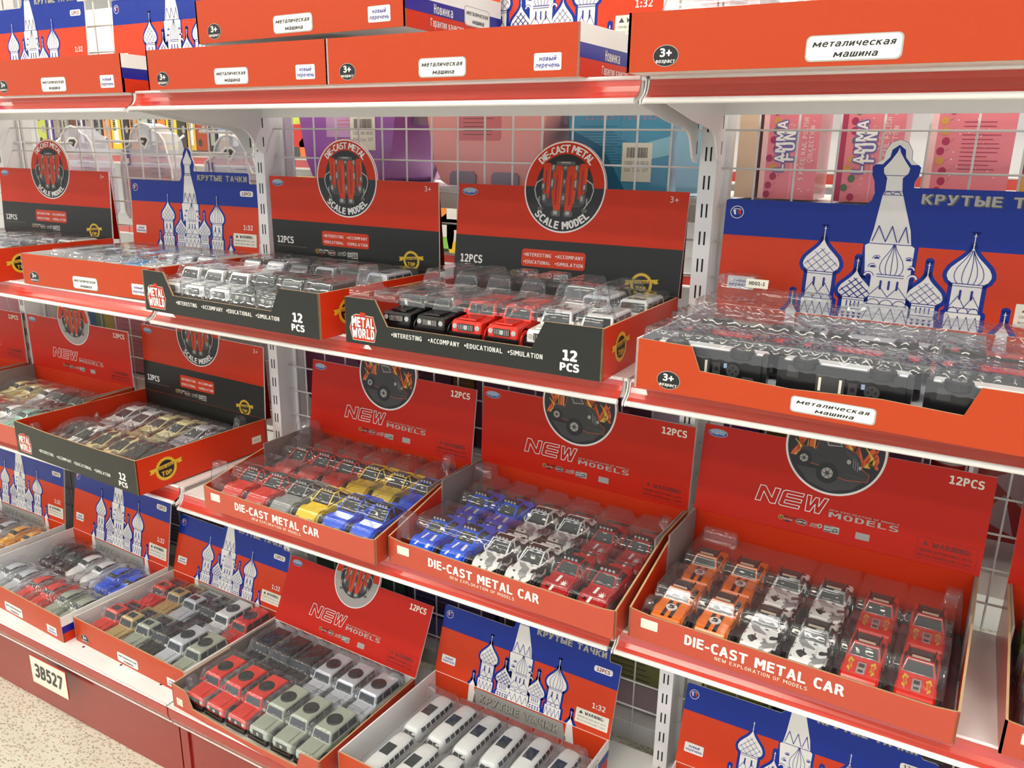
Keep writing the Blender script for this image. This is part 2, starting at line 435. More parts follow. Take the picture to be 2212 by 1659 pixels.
    p.rrect(X(.87), Y(.82), X(.965), Y(.90), .004, WHITE, 1); p.text('12PCS', X(.9175), Y(.838), .006, DRED, 2, 'c', .02, width=.026)
    p.text('1:32', X(.925), Y(.34), .009, WHITE, 1, 'c', .01)
    p.rrect(X(.815), Y(.09), X(.985), Y(.28), .0012, STICK, 1)
    p.text('WARNING:', X(.91), Y(.215), .0055, INK, 2, 'c', .015); p.poly(Q([(.83,.215),(.852,.215),(.841,.26)]), DGREY, 2)
    p.text('CHOKING HAZARD-Small parts', X(.9), Y(.165), .0030, INK, 2, width=.056); p.text('Not for children under 3 years.', X(.9), Y(.12), .0030, INK, 2, width=.056)
    p.rrect(X(.03), Y(.17), X(.115), Y(.29), .002, WHITE, 1)
    p.text('новый', X(.073), Y(.238), .0042, NAVY, 2, 'c', .01, .2); p.text('перечень', X(.073), Y(.195), .0042, NAVY, 2, 'c', .01, .2, width=.028)
    p.ring(X(.037), Y(.88), .0072, .0080, WHITE, 1); 
    for k, m in enumerate((WHITE, NAVY, RED_T2)):
        p.poly([(X(.037)-.005+.003*k, Y(.88)+.003), (X(.037)-.002+.003*k, Y(.88)+.003), (X(.037)-.001+.003*k, Y(.88)-.003), (X(.037)-.003+.003*k, Y(.88)-.003)], m, 2)
    p.stroke([(X(.037)-.004, Y(.88)+.0042), (X(.037)+.003, Y(.88)+.0042), (X(.037)+.0045, Y(.88)+.003)], .0008, WHITE, 2)
    return p.mesh('header_card')

def engine_disc(p, cx, cy, R, low):
    p.ell(cx, cy, R, R, WHITE, 1, 64)
    r = R*.965
    p.ell(cx, cy, r, r, RED_T2, 2, 48, 0, pi); p.ell(cx, cy, r, r, low, 2, 48, pi, 2*pi)
    p.ell(cx, cy+.02*R, R*.70, R*.70, INK, 3, 48)
    s = R/.073
    def rc(x, y, w, h, m, k, rad=.2): p.rrect(cx+(x-w/2)*s, cy+(y-h/2)*s, cx+(x+w/2)*s, cy+(y+h/2)*s, rad*min(w, h)*s, m, k)
    rc(0, .002, .080, .066, DGREY, 4)
    for sg in (-1, 1):
        for x, w, h, y in ((.0125,.0185,.074,-.003),(.0325,.0145,.056,.010)):
            x *= sg
            p.poly([(cx+(x+dx*w)*s, cy+(y+dy*h)*s) for dx, dy in ((-.5,.45),(-.3,.5),(.3,.5),(.5,.45),(.5+.0*sg,-.1),(.3-.15*sg,-.5),(-.3-.15*sg,-.5),(-.5,-.1))], RED_HD, 5)
            p.rrect(cx+(x-w*.12)*s, cy+(y-h*.35)*s, cx+(x-w*.02)*s, cy+(y+h*.3)*s, .0005, DRED, 6)
            p.rrect(cx+(x+w*.3)*s, cy+(y-h*.3)*s, cx+(x+w*.42)*s, cy+(y+h*.38)*s, .0006, ORANGE, 6)
        for x, y, w, h in ((.011,-.042,.016,.010),(.021,.03,.008,.012),(.021,.005,.007,.018),(.037,.0,.008,.012),(.034,-.018,.010,.014),(.043,-.022,.004,.014)):
            rc(sg*x, y, w, h, DSILV, 6, .3); rc(sg*x-.001, y+.001, w*.45, h*.6, SILV, 7, .3)
        p.stroke([(cx+sg*a*s, cy+b*s) for a, b in ((.040,.012),(.050,.006),(.053,-.004),(.049,-.018),(.042,-.028),(.038,-.034))], .0022*s, SILV, 7)
        rc(sg*.040, -.036, .010, .006, DSILV, 7, .4)
    for x, y, w, h in ((0,.038,.034,.006),(0,.03,.010,.008),(0,.008,.006,.014),(0,-.018,.008,.018)): rc(x, y, w, h, DSILV, 6, .4); rc(x, y+.001, w*.5, h*.4, LGREY, 7, .4)
    p.arc_text('DIE-CAST METAL', cx, cy, R*.76, pi/2, 1.75, R*.155, WHITE, 5)
    if low is not LGREY: p.arc_text('SCALE MODEL', cx, cy, R*.915, -pi/2, 1.7, R*.155, WHITE, 5, .03, True)

def truck_disc(p, cx, cy, R):
    p.ell(cx, cy, R, R, WHITE, 1, 64); p.ell(cx, cy, R*.955, R*.955, INK, 2, 64)
    s = R/.07
    def Q(l): return [(cx+a*s, cy+b*s) for a, b in l]
    p.poly(Q([(-.05,-.035),(.05,-.035),(.03,-.055),(0,-.064),(-.03,-.056)]), DGREY, 3)
    for k, (x, h, w, ln) in enumerate(((-.052,.040,.018,.006),(-.038,.062,.020,-.004),(-.022,.070,.022,.008),(-.004,.076,.024,-.006),(.014,.070,.022,.008),(.030,.062,.022,-.005),(.045,.048,.018,.006),(.054,.030,.014,-.004))):       # flames
        def fl(sc): 
            L = []; R = []
            for i in range(9):
                t = i/8; c = x+ln*sin(t*4.2)*1.1; hw = sc*w/2*(1-t)**.7*(1+.35*sin(t*7)); z = -.020+h*t*(.35+.65*sc)
                L.append((c-hw, z)); R.append((c+hw, z))
            return L+R[::-1][1:]
        p.poly(Q(fl(1.0)), ORANGE, 3); p.poly(Q(fl(.45)), INK if k % 2 else GOLD, 4)
    for x, z in ((-.03,.036),(.006,.046),(.035,.030),(.046,.012)): p.ell(cx+x*s, cy+z*s, .0035*s, .006*s, INK, 4, 14)
    p.poly(Q([(-.050,.018),(-.046,.028),(-.028,.028),(-.028,-.008),(-.040,-.008),(-.040,.012)]), GOLD, 4); p.poly(Q([(-.046,.020),(-.030,.026),(-.030,-.006),(-.038,-.006),(-.038,.014)]), DGREY, 5)
    p.poly(Q([(-.036,.012),(-.030,.012),(-.030,-.004),(-.036,-.004)]), ORANGE, 6)
    body = [(-.047,-.008),(-.044,-.004),(-.026,-.006),(-.022,.012),(-.016,.020),(.006,.018),(.014,.004),(.030,-.002),(.036,-.010),(.040,-.024),(.050,-.030),(.049,-.040),(.020,-.043),(.006,-.040),(-.012,-.030),(-.040,-.026),(-.050,-.022)]
    p.poly(Q(offset_poly(body, .0007)), ORANGE, 5); p.poly(Q(body), mat('printed_charcoal', (48, 47, 44), .35), 6)
    p.poly(Q([(-.016,.016),(.003,.015),(.010,.004),(-.010,.002)]), LGREY, 7); p.poly(Q([(-.014,.014),(.002,.013),(.008,.005),(-.009,.004)]), DGREY, 8)
    p.poly(Q([(.014,.0),(.029,-.005),(.034,-.012),(.020,-.010)]), DGREY, 7)
    for a, b, r in ((-.006,-.038,.0155),(-.041,-.022,.0115)):
        p.ell(cx+a*s, cy+b*s, r*s, r*s, INK, 8, 24); p.ell(cx+a*s, cy+b*s, r*.52*s, r*.52*s, SILV, 9, 20); p.ell(cx+a*s, cy+b*s, r*.2*s, r*.2*s, DGREY, 10, 12)
        for j in range(6): p.stroke(Q([(a+r*.2*cos(j*pi/3), b+r*.2*sin(j*pi/3)), (a+r*.48*cos(j*pi/3), b+r*.48*sin(j*pi/3))]), .0009*s, DGREY, 10)
    p.ell(cx+.021*s, cy-.016*s, .003*s, .0035*s, SILV, 8, 12); p.ell(cx+.037*s, cy-.022*s, .002*s, .003*s, SILV, 8, 12)
    for k in range(3): p.stroke(Q([(.027+.003*k,-.010-.002*k),(.028+.003*k,-.024-.002*k)]), .0006*s, SILV, 8)
    p.stroke(Q([(.018,-.034),(.048,-.037)]), .003*s, DGREY, 8)
    for k in range(5): p.ell(cx+(-.022+.009*k)*s, cy+(.022+.003*(k % 2))*s, .0035*s, .003*s, GOLD, 5, 10)
    p.stroke(Q([(.004,.016),(.022,.032)]), .006*s, mat('printed_violet_grey', (110, 104, 150), .4), 4)

def gold_seal(p, cx, cy, r, k=1):
    n = 60
    p.poly([(cx+(r*(1.0 if i % 2 else .92))*cos(2*pi*i/n), cy+(r*(1.0 if i % 2 else .92))*sin(2*pi*i/n)) for i in range(n)], GOLD, k)
    p.ell(cx, cy, r*.72, r*.72, INK, k+1, 32)
    p.poly([(cx+a*r, cy+b*r) for a, b in ((-1.5,-.12),(-1.1,-.10),(-1.1,.0),(0,.08),(1.1,.22),(1.1,.12),(1.5,.18),(1.38,.38),(1.5,.55),(1.1,.50),(0,.38),(-1.1,.30),(-1.5,.28),(-1.38,.08))], GOLD, k+2)
    p.text('AUTOS WORLD', cx, cy+.10*r, .20*r, DGREY, k+3, 'c', .01, width=1.5*r, rot=.09)
    p.text('TOP', cx, cy-.52*r, .34*r, GOLD, k+3, 'c', .03)

def brand_oval(p, u, v, a=.0155, k=1):
    p.ell(u, v, a, a*.42, SILV, k, 32); p.ell(u, v, a*.93, a*.36, mat('printed_logo_blue', (40, 86, 168), .3), k+1, 32)
    p.ell(u, v+a*.02, a*.9, a*.32, mat('printed_logo_pale', (150, 182, 205), .3), k+2, 32, 0.12, pi-.12)
    p.text('Kingstoy', u, v-a*.11, a*.2, WHITE, k+3, 'c', .015, .2, width=a*1.4)
def icon_row(p, u, v, sc, dark):
    t = LGREY if dark else SILV
    p.ell(u, v+.004*sc, .0045*sc, .0045*sc, GOLD, 1, 20); p.ell(u, v+.004*sc, .0036*sc, .0036*sc, DGREY, 2, 20); p.text('F', u, v+.002*sc, .004*sc, GOLD, 3)
    p.poly([(u+.004*sc, v), (u+.022*sc, v+.001*sc), (u+.012*sc, v-.003*sc)], DRED if dark else INK, 1)
    p.text('PULL BACK', u+.0055*sc, v+.0055*sc, .0030*sc, WHITE if dark else INK, 2, 'l', .02); p.text('ACTION', u+.0055*sc, v+.001*sc, .0030*sc, t, 2, 'l', .02)
    x = u+.037*sc
    p.ell(x, v+.003*sc, .0105*sc, .0055*sc, t, 1, 28); p.ell(x, v+.003*sc, .0096*sc, .0047*sc, DGREY, 2, 28); p.ell(x, v+.003*sc, .0088*sc, .003*sc, DRED, 3, 28); p.text('LIGHT UP', x, v+.0018*sc, .0026*sc, WHITE, 4, 'c', .02, .2, width=.0155*sc)
    x = u+.060*sc
    p.text('SOUND', x, v+.003*sc, .0032*sc, t, 1, 'c', .02); p.text('EFFECTS', x, v-.001*sc, .0028*sc, t, 1, 'c', .02); p.ring(x+.009*sc, v+.004*sc, .002*sc, .0042*sc, t, 1, n=20)
    x = u+.076*sc
    p.rrect(x, v-.004*sc, x+.026*sc, v+.0085*sc, .001*sc, t, 1); p.rrect(x+.0006*sc, v-.0034*sc, x+.012*sc, v+.008*sc, .0008*sc, DGREY, 2)
    p.text('OPEN', x+.0062*sc, v+.0035*sc, .0030*sc, WHITE, 3, 'c', .02); p.text('DOOR', x+.0062*sc, v-.001*sc, .0030*sc, WHITE, 3, 'c', .02)
    p.poly([(x+.013*sc, v-.002*sc), (x+.017*sc, v+.005*sc), (x+.022*sc, v+.005*sc), (x+.024*sc, v-.001*sc)], INK, 2); p.poly([(x+.015*sc, v), (x+.018*sc, v+.004*sc), (x+.021*sc, v+.004*sc), (x+.022*sc, v)], LGREY, 3)

def wings(p, W, H, m, dep=0.018):
    for x in (0.0004, W-0.0004):
        p.face([(x, CT, 0), (x, dep, 0), (x, CT, H*.96)], m)
        p.face([(x, CT, 0), (x, CT, H*.96), (x, dep, 0)], m)

def disc_outline(W, H, cx, cy, R):
    """rectangle whose top edge carries the upper arc of a disc"""
    a0 = math.asin(max(-1, min(1, (H-cy)/R))); pts = [(0,0),(W,0),(W,H)]
    for i in range(25):
        a = a0+(pi-2*a0)*i/24
        pts.append((cx+R*cos(a), cy+R*sin(a)))
    return pts+[(0,H)]

def scale_model_header(W=0.406, H=0.158):
    cx, cy, R = .490*W, 1.0*H, .072
    p = card(disc_outline(W, H, cx, cy, R+.001), RED_T2, OFFW)
    p.rect(0, 0, W, .46*H, BLACK, 0); p.rect(0, .46*H, W, H, RED_T2, 0)
    engine_disc(p, cx, cy, R, INK); wings(p, W, H, RED_T2)
    brand_oval(p, .055*W, .92*H); p.text('3+', .945*W, .90*H, .0085, WHITE, 1)
    p.text('12PCS', .03*W, .17*H, .0125, WHITE, 1, 'l', .025, width=.044)
    p.text('Specification colours and contents may vary from illustrations', .03*W, .125*H, .0018, LGREY, 1, 'l', 0, width=.078)
    p.rrect(.325*W, .18*H, .61*W, .36*H, .005, RED_HD, 1)
    for t, u, v in (('•INTERESTING', .335, .285), ('•ACCOMPANY', .478, .285), ('•EDUCATIONAL', .335, .21), ('•SIMULATION', .478, .21)):
        p.text(t, u*W, v*H, .0054, WHITE, 2, 'l', .005, width=.050)
    icon_row(p, .29*W, .075*H, 1.0, True); gold_seal(p, .85*W, .10*H, .0185)
    return p.mesh('header_card')

def new_models_header(engine, W=0.40, H=0.14):
    cx, cy, R = .487*W, .99*H if not engine else 1.02*H, .070 if not engine else .062
    p = card(disc_outline(W, H, cx, cy, R+.001), RED_T3, OFFW)
    if engine: engine_disc(p, cx, cy, R, LGREY)
    else: truck_disc(p, cx, cy, R)
    brand_oval(p, .055*W, .915*H); p.text('12PCS', .915*W, .86*H, .0105, CREAMW, 1, 'c', .025, width=.042)
    u0, u1, v0 = .235*W, .485*W, .27*H       # outlined NEW in wide slanted capitals
    wN = (u1-u0)
    LN = {'N': [(0,0),(0,1),(.26,1),(.74,.36),(.74,1),(1,1),(1,0),(.74,0),(.26,.64),(.26,0)],
          'E': [(.10,0),(1,0),(1,.20),(.24,.20),(.24,.40),(1,.40),(1,.60),(.24,.60),(.24,.80),(1,.80),(1,1),(.10,1),(0,.9),(0,.1)],
          'W': [(0,1),(.2,1),(.29,.42),(.41,.95),(.58,.95),(.69,.42),(.80,1),(1,1),(.84,0),(.62,0),(.5,.52),(.39,0),(.17,0)]}
    hN = .0245; cw = wN*.30
    for i, ch in enumerate('NEW'):
        q = [(u0+wN*.345*i+a*cw+(.22*c-.06)*hN, v0+c*hN) for a, c in LN[ch]]
        p.stroke(q, .0012, WHITE, 2, True)
    p.text('NEW EXPLORATION OF MODELS', .50*W, v0+.0085, .0022, SILV, 1, 'l', .01, width=.094)
    p.text('MODELS', .50*W, v0-.001, .0075, SILV, 1, 'l', .01, width=.094)
    icon_row(p, .335*W, .12*H, .82, False); p.rrect(.555*W+.018, .12*H-.003, .555*W+.037, .12*H+.007, .001, LGREY, 1)
    for q in (((.80,.06),(.985,.06)), ((.985,.06),(.985,.27)), ((.985,.27),(.80,.27)), ((.80,.27),(.80,.06))): p.stroke([(a*W, b*H) for a, b in q], .0005, DRED, 1)
    p.text('WARNING:', .905*W, .19*H, .0070, DRED, 1, 'c', .03); p.poly([(.815*W, .2*H), (.835*W, .2*H), (.825*W, .25*H)], DRED, 1)
    p.text('CHOKING HAZARD-Small parts.', .89*W, .135*H, .0036, DRED, 1, 'c', .02, width=.066); p.text('Not for children under 3 years.', .89*W, .085*H, .0036, DRED, 1, 'c', .02, width=.066)
    return p.mesh('header_card')
HEAD = {'flag': church_header(), 'flag_halo': church_header(True), 'scale': scale_model_header(), 'truck': new_models_header(False), 'engine': new_models_header(True)}
HSIZE = {'flag': (.38, .138), 'flag_halo': (.38, .138), 'scale': (.406, .158), 'truck': (.40, .14), 'engine': (.40, .14)}

# ---------------------------------------------------------------- cartons
TH = 0.0028
def metal_label(p, u, v, w, h, k=1):
    p.rrect(u-w/2, v-h/2, u+w/2, v+h/2, h*.22, SILV, k); p.rrect(u-w/2+.0012, v-h/2+.0014, u+w/2-.0016, v+h/2-.0010, h*.2, WHITE, k+1)
    p.text('металическая', u, v+.06*h, h*.23, INK, k+2, 'c', .012, .25, width=w*.86); p.text('машина', u+w*.03, v-.34*h, h*.23, INK, k+2, 'c', .012, .25, width=w*.46)
def front_panel(kind, w, h):
    p = Panel().frame((0,0,0), (1,0,0), (0,0,1), (0,-1,0))
    fn = lambda u, v, d: (u, TH-d, v)
    if kind == 'flag':
        out = [(0,0),(w,0),(w,h),(0,h)]
    elif kind == 'flag_halo':
        out = [(0,0),(w,0),(w,h),(.79*w,h),(.765*w,.50*h),(.60*w,.55*h),(.40*w,.47*h),(.175*w,.53*h),(.15*w,h*.98),(0,h)]
    elif kind == 'scale':
        out = [(0,0),(w,0),(w,h),(.80*w,h),(.755*w,.46*h),(.186*w,.46*h),(.135*w,h),(0,h)]
    elif kind == 'scale_full':
        out = [(0,0),(w,0),(w,h),(.7*w,.96*h),(.3*w,.95*h),(0,h)]
    elif kind == 'low':
        out = [(0,0),(w,0),(w,h),(.985*w,h*.96),(.93*w,.9*h),(.07*w,.9*h),(.015*w,h*.96),(0,h)]
    else:                                # 'cut': corners stand, middle torn away
        out = [(0,0),(w,0),(w,h),(.885*w,h*.95),(.855*w,.30*h),(.5*w,.20*h),(.145*w,.30*h),(.10*w,.95*h),(0,h)]
    face = {'flag': RED_T1, 'flag_halo': RED_T1, 'scale': BLACK, 'scale_full': BLACK, 'low': RED_FR, 'cut': RED_FR}[kind]
    inner = {'flag': OFFW, 'flag_halo': OFFW, 'cut': CREAMW}.get(kind, RED_T2)
    p.prism(out, fn, 0, TH, face, KRAFT, inner)
    if kind in ('flag', 'flag_halo'):
        e = .0165 if kind == 'flag' else .017; hv = .26 if kind == 'flag' else .25
        p.ell(.095*w, hv*h, e*.86, e*.66, SILV, 1, 32); p.ell(.095*w, hv*h, e*.82, e*.62, INK, 2, 32)
        p.text('3+', .095*w, hv*h-.0006, e*.46, WHITE, 3, 'c', .03); p.text('возраст', .095*w, hv*h-e*.42, e*.22, WHITE, 3, 'c', .015, .2)
        metal_label(p, .50*w, .27*h if kind == 'flag' else .22*h, .20*w*.95, .40*h if kind == 'flag' else .30*h)
        if kind == 'flag':
            p.rrect(.845*w, .13*h, .94*w, .46*h, .002, WHITE, 1)
            p.text('новый', .893*w, .315*h, h*.085, NAVY, 2, 'c', .008, .25, width=.023); p.text('перечень', .893*w, .19*h, h*.085, NAVY, 2, 'c', .008, .25, width=.032)
    elif kind.startswith('scale'):
        b = [(.022,.34),(.036,.60),(.052,.64),(.125,.62),(.138,.34),(.128,.09),(.035,.09)]
        q = [(a*w, c*h) for a, c in b]
        p.poly(offset_poly(q, .0012), SILV, 1); p.poly(q, RED_T2, 2)
        p.rrect(.068*w, .60*h, .092*w, .70*h, .002, RED_T2, 1)
        for t, v in (('METAL', .385), ('WORLD', .145)):
            p.text(t, .081*w, v*h, .0138, INK, 3, 'c', .055, width=.043); p.text(t, .081*w, v*h, .0135, WHITE, 4, 'c', .032, width=.041)
        for t, u, wd in (('•INTERESTING', .205, .052), ('•ACCOMPANY', .36, .051), ('•EDUCATIONAL', .505, .059), ('•SIMULATION', .67, .051)):
            p.text(t, u*w, .265*h, .0062, WHITE, 1, 'l', .008, width=wd)
        p.text('12', .89*w, .32*h, .0125, WHITE, 1, 'c', .04); p.text('PCS', .89*w, .115*h, .0095, WHITE, 1, 'c', .035, width=.027)
    elif kind == 'low':
        p.text('DIE-CAST METAL CAR', .45*w, .36*h, .0135, WHITE, 1, 'c', .025, width=.50*w)
        p.text('NEW EXPLORATION OF MODELS', .45*w, .16*h, .0050, CREAMW, 1, 'c', .0, width=.29*w)
        p.rrect(.045*w, .44*h, .105*w, .76*h, .0015, STICK, 1)
        for k in range(3): p.rect(.052*w, (.5+.08*k)*h, .098*w, (.53+.08*k)*h, CREAMW, 2)
    elif kind == 'cut':
        p.rrect(.03*w, .18*h, .075*w, .5*h, .001, CREAMW, 1); p.ring(.053*w, .34*h, .006, .0068, RED_T2, 2, n=4)
    return p.mesh('front_panel')
def side_panel(kind, d, h, hs, right):
    """right or left wall; local origin at the front bottom corner, x is the outward normal when right"""
    sg = 1 if right else -1
    p = Panel().frame((0,0,0), (0,1,0), (0,0,1), (sg,0,0))
    fn = lambda u, v, q: (sg*(q-TH), u, v)
    if kind in ('low', 'cut'): out = [(0,0),(d,0),(d,hs),(.62*d,hs*.96),(0,h)]
    else: out = [(0,0),(d,0),(d,hs),(0,h)]
    m = {'flag': RED_T2, 'flag_halo': RED_T1, 'scale': RED_T2, 'scale_full': RED_T2, 'low': RED_FR, 'cut': RED_FR}[kind]
    inner = OFFW if kind.startswith('flag') else (RED_T2 if kind != 'cut' else GREYIN)
    if not right: out = out[::-1]
    p.prism(out, fn, 0, TH, m, KRAFT if not kind.startswith('flag') else OFFW, inner)
    if kind == 'flag':
        p.poly([(0,.64*h),(d,.64*hs),(d,hs),(0,h)], WHITE, 0); p.poly([(0,.36*h),(d,.36*hs),(d,.64*hs),(0,.64*h)], NAVY, 0)
        if right:
            p.text('Новинка', .36*d, .41*h, .0115, WHITE, 2, 'c', .01, width=.046); p.text('Гарантия качества', .40*d, .13*h, .0095, WHITE, 2, 'c', .005, width=.082)
            metal_label(p, .72*d, .55*h, .07, .44*h, 2)
    elif kind.startswith('scale') and right: gold_seal(p, .20*d, .50*h, .0205 if kind == 'scale' else .024)
    if kind == 'scale_full' and right: p.rrect(.87*d, .28*h, .95*d, .5*h, .001, STICK, 1); p.text('15:00', .91*d, .35*h, .004, DGREY, 2)
    if kind in ('low', 'cut'):      # grey lining board standing inside the rear half
        x0, x1 = sorted((-sg*TH, -sg*(TH+.0024)))
        p.box((x0, .52*d, .004), (x1, d-.004, hs*1.02), GREYIN)
    return p.mesh('side_panel')

BOXES = {}
def display_box(key, hk, fk, w, d, hf, hs, H, x, y, z, rz, tilt, label, header=True, group=None, rx=0.0):
    t = thing('display_box', label, 'display box', (x, y, z), rz, group); t.rotation_euler = (rx, 0, rz)
    inner = OFFW if fk.startswith('flag') or fk == 'cut' else RED_T2
    link('front_panel', front_panel(fk, w, hf), t)
    link('side_panel', side_panel(fk, d, hf, hs, True), t, (w, 0, 0))
    link('side_panel', side_panel(fk, d, hf, hs, False), t, (0, 0, 0))
    b = MB(); b.box((0, d-TH, 0), (w, d, hs), inner); 
    pb = Panel().frame((0, d-TH, 0), (1,0,0), (0,0,1), (0,-1,0)); pb.v, pb.f, pb.m, pb.mats, pb.sm = b.v, b.f, b.m, b.mats, b.sm
    if fk.startswith('flag'):
        pb.rect(0, 0, w, hs, RED_HD, 0); pb.poly([(.26*w, hs*.96), (.76*w, hs*.96), (.78*w, hs*.3), (.24*w, hs*.3)], LGREY, 1)
        pb.text('КРУТЫЕ ТАЧКИ', .51*w, hs*.48, .016, DSILV, 2, 'c', .06, .1, width=.46*w); pb.text('КРУТЫЕ ТАЧКИ', .51*w, hs*.48+.0006, .016, SILV, 3, 'c', .02, .1, width=.458*w)
        for u in (.235, .795): pb.poly([(u*w-.010, hs*.3), (u*w+.010, hs*.3), (u*w+.006, hs), (u*w-.006, hs)], WHITE, 1)
    elif fk.startswith('scale'): pb.rect(0, 0, w, hs, BLACK, 0)
    pb.build('back_panel', t)
    b = MB(); b.box((TH, TH, 0.0004), (w-TH, d-TH, 0.003), OFFW if fk != 'scale_full' else RED_T2); b.build('bottom_panel', t)
    if header:
        W0, H0 = HSIZE[hk]
        h = link('header_card', HEAD[hk], t, (0, d-TH*.5, hs-.002)); h.rotation_euler = (-tilt, 0, 0); h.scale = (w/W0, 1, H/H0)
    BOXES[key] = (t, w, d, hf, hs)
    return t

# ---------------------------------------------------------------- room shell
def terrazzo():
    m = mat('terrazzo', (226, 216, 192), 0.22, coat=0.3); nt = m.node_tree; b = nt.nodes['Principled BSDF']
    tc = nt.nodes.new('ShaderNodeTexCoord'); prev = None
    base = nt.nodes.new('ShaderNodeRGB'); base.outputs[0].default_value = lin((214, 214, 197)); prev = base.outputs[0]
    for sc, col, th, seed in ((78, (164, 158, 140), .26, 0), (88, (190, 160, 142), .22, 3), (56, (184, 178, 158), .28, 7), (130, (140, 132, 116), .17, 11)):
        mp = nt.nodes.new('ShaderNodeMapping'); mp.inputs['Location'].default_value = (seed, seed*.7, 0); mp.inputs['Scale'].default_value = (1, 1.7, 1)
        mp.inputs['Rotation'].default_value = (0, 0, seed)
        v = nt.nodes.new('ShaderNodeTexVoronoi'); v.inputs['Scale'].default_value = sc; v.inputs['Randomness'].default_value = 1
        l = nt.nodes.new('ShaderNodeMath'); l.operation = 'LESS_THAN'; l.inputs[1].default_value = th
        mx = nt.nodes.new('ShaderNodeMix'); mx.data_type = 'RGBA'; mx.inputs['B'].default_value = lin(col)
        nt.links.new(tc.outputs['Object'], mp.inputs[0]); nt.links.new(mp.outputs[0], v.inputs['Vector']); nt.links.new(v.outputs['Distance'], l.inputs[0])
        nt.links.new(l.outputs[0], mx.inputs['Factor']); nt.links.new(prev, mx.inputs['A']); prev = mx.outputs['Result']
    nt.links.new(prev, b.inputs['Base Color'])
    return m
b = MB(); b.box((-7, -5, -.05), (5, 5.5, 0), terrazzo()); struct(b.build('floor'))
b = MB(); b.box((-7, -5, 3.2), (5, 5.5, 3.25), mat('ceiling_white', (235, 235, 235), .8)); struct(b.build('ceiling'))
b = MB(); b.box((-7, 5.4, 0), (5, 5.5, 3.2), mat('wall_white', (236, 236, 240), .7)); struct(b.build('wall_back'))
b = MB(); b.box((-7.1, -5, 0), (-7, 5.5, 3.2), mat('wall_white', (236, 236, 240), .7)); struct(b.build('wall_left'))
lampm = mat('lit_ceiling_panel', (255, 247, 232), .5, emit=LAMP)
for i, (ly, nm) in enumerate(((-4.2, 'row far behind the viewer'), (-3.2, 'row behind the viewer'), (-2.2, 'row over the viewer'), (-1.2, 'row over the near aisle'), (1.0, 'row over the far aisle'), (2.2, 'row beyond the far aisle'), (3.6, 'row near the back wall'))):
    for j, lx in enumerate((-4.2, -2.0, 0.2, 2.4)):
        t = thing('ceiling_light', 'white rectangular ceiling light panel, %s, number %s from the left' % (nm, ('one', 'two', 'three', 'four')[j]), 'ceiling light', (lx, ly, 3.2), 0, 'ceiling light panels')
        b = MB(); b.box((-.62, -.12, -.06), (.62, .12, 0), STEELW, skip='b'); b.build('housing', t)
        b = MB(); b.box((-.60, -.10, -.066), (.60, .10, -.058), lampm); b.build('diffuser', t)

# ---------------------------------------------------------------- shelving
Wb = 0.8964
Z1, Z2, Z3, Z4 = 1.347, .989, .624, .200
BAY = ['far left bay', 'left bay', 'middle bay', 'right bay']
def rail_profile(yf):
    return [(0, 0), (-.0005, -.004), (-.0015, -.010), (-.0045, -.016), (-.0095, -.021), (-.0165, -.0245)]
def shelf_board(lvl, z, yf, bay, dz=0.0, dy=0.0, rear=False):
    x0 = -2*Wb+Wb*bay+.003; x1 = x0+Wb-.006; z = z+dz; yf = yf+dy
    names = {1: 'top shelf', 2: 'second shelf', 3: 'third shelf'}
    t = thing('shelf_board', 'white steel %s board with glossy red price rail in the %s' % (names[lvl], BAY[bay]), 'shelf', (x0, 0, z), 0, 'front shelf boards')
    L = x1-x0
    b = MB(); b.box((0, yf, -.004), (L, .004, 0), STEEL); b.box((.004, yf+.002, -.026), (L-.004, yf+.006, -.004), STEEL); b.box((.004, -.004, -.030), (L-.004, 0, -.004), STEEL)
    for k in range(12):
        xx = (k+.5)*L/12
        b.cyl((xx, yf+.03, 0), (0,0,1), .0022, .0002, SLOT, 10); b.cyl((xx+.005, yf+.055, 0), (0,0,1), .0022, .0002, SLOT, 10)
    b.build('deck', t)
    ys = [(yf-.001+a, c) for a, c in rail_profile(yf)]
    b = MB(); b.rings([[(0, y, c), (0, y+.0016, c-.0004), (L-.006, y+.0016, c-.0004), (L-.006, y, c)] for y, c in ys], RAIL, smooth=False); pr = b.build('price_rail', t)
    b = MB(); b.tube([(0, yf-.0018, -.0012), (L-.006, yf-.0018, -.0012)], .0024, STEELW, 8); b.build('top_edge_strip', pr)
    b = MB(); b.tube([(0, yf-.0175, -.0272), (L-.006, yf-.0175, -.0272)], .0036, STEELW, 10); b.build('bottom_edge_strip', pr)
    bp = [(yf+.012, -.006), (0, -.006), (0, -.096), (-.010, -.0955), (-.020, -.090), (-.027, -.080), (-.033, -.069), (-.041, -.060), (-.052, -.054), (-.075, -.050), (-.138, -.044), (yf+.012, -.028)]
    for xx in (.0135, L-.0165):
        b = MB(); b.prism(bp, lambda u, v, d, xx=xx: (xx+d, u, v), 0, .003, STEEL)
        for zz in (-.040, -.075): b.box((xx-.0002, -.0065, zz-.009), (xx+.0032, -.004, zz+.009), SLOT)
        b.build('bracket', t)
    for xx in (-.002, L+.0006):
        b = MB(); b.prism([(yf+.004, -.001), (yf-.003, -.003), (yf-.004, -.012), (yf-.009, -.020), (yf-.019, -.026), (yf-.019, -.031), (yf-.006, -.030), (yf+.004, -.028)], lambda u, v, d, xx=xx: (xx+d, u, v), 0, .0014, STEEL); b.build('end_plate', t)
    return t
for bay in range(4):
    lf = bay < 2
    shelf_board(1, Z1, -.262, bay, -.002 if lf else 0)
    shelf_board(2, Z2, -.264, bay, .003 if lf else 0)
    shelf_board(3, Z3, -.250, bay, .009 if lf else 0)
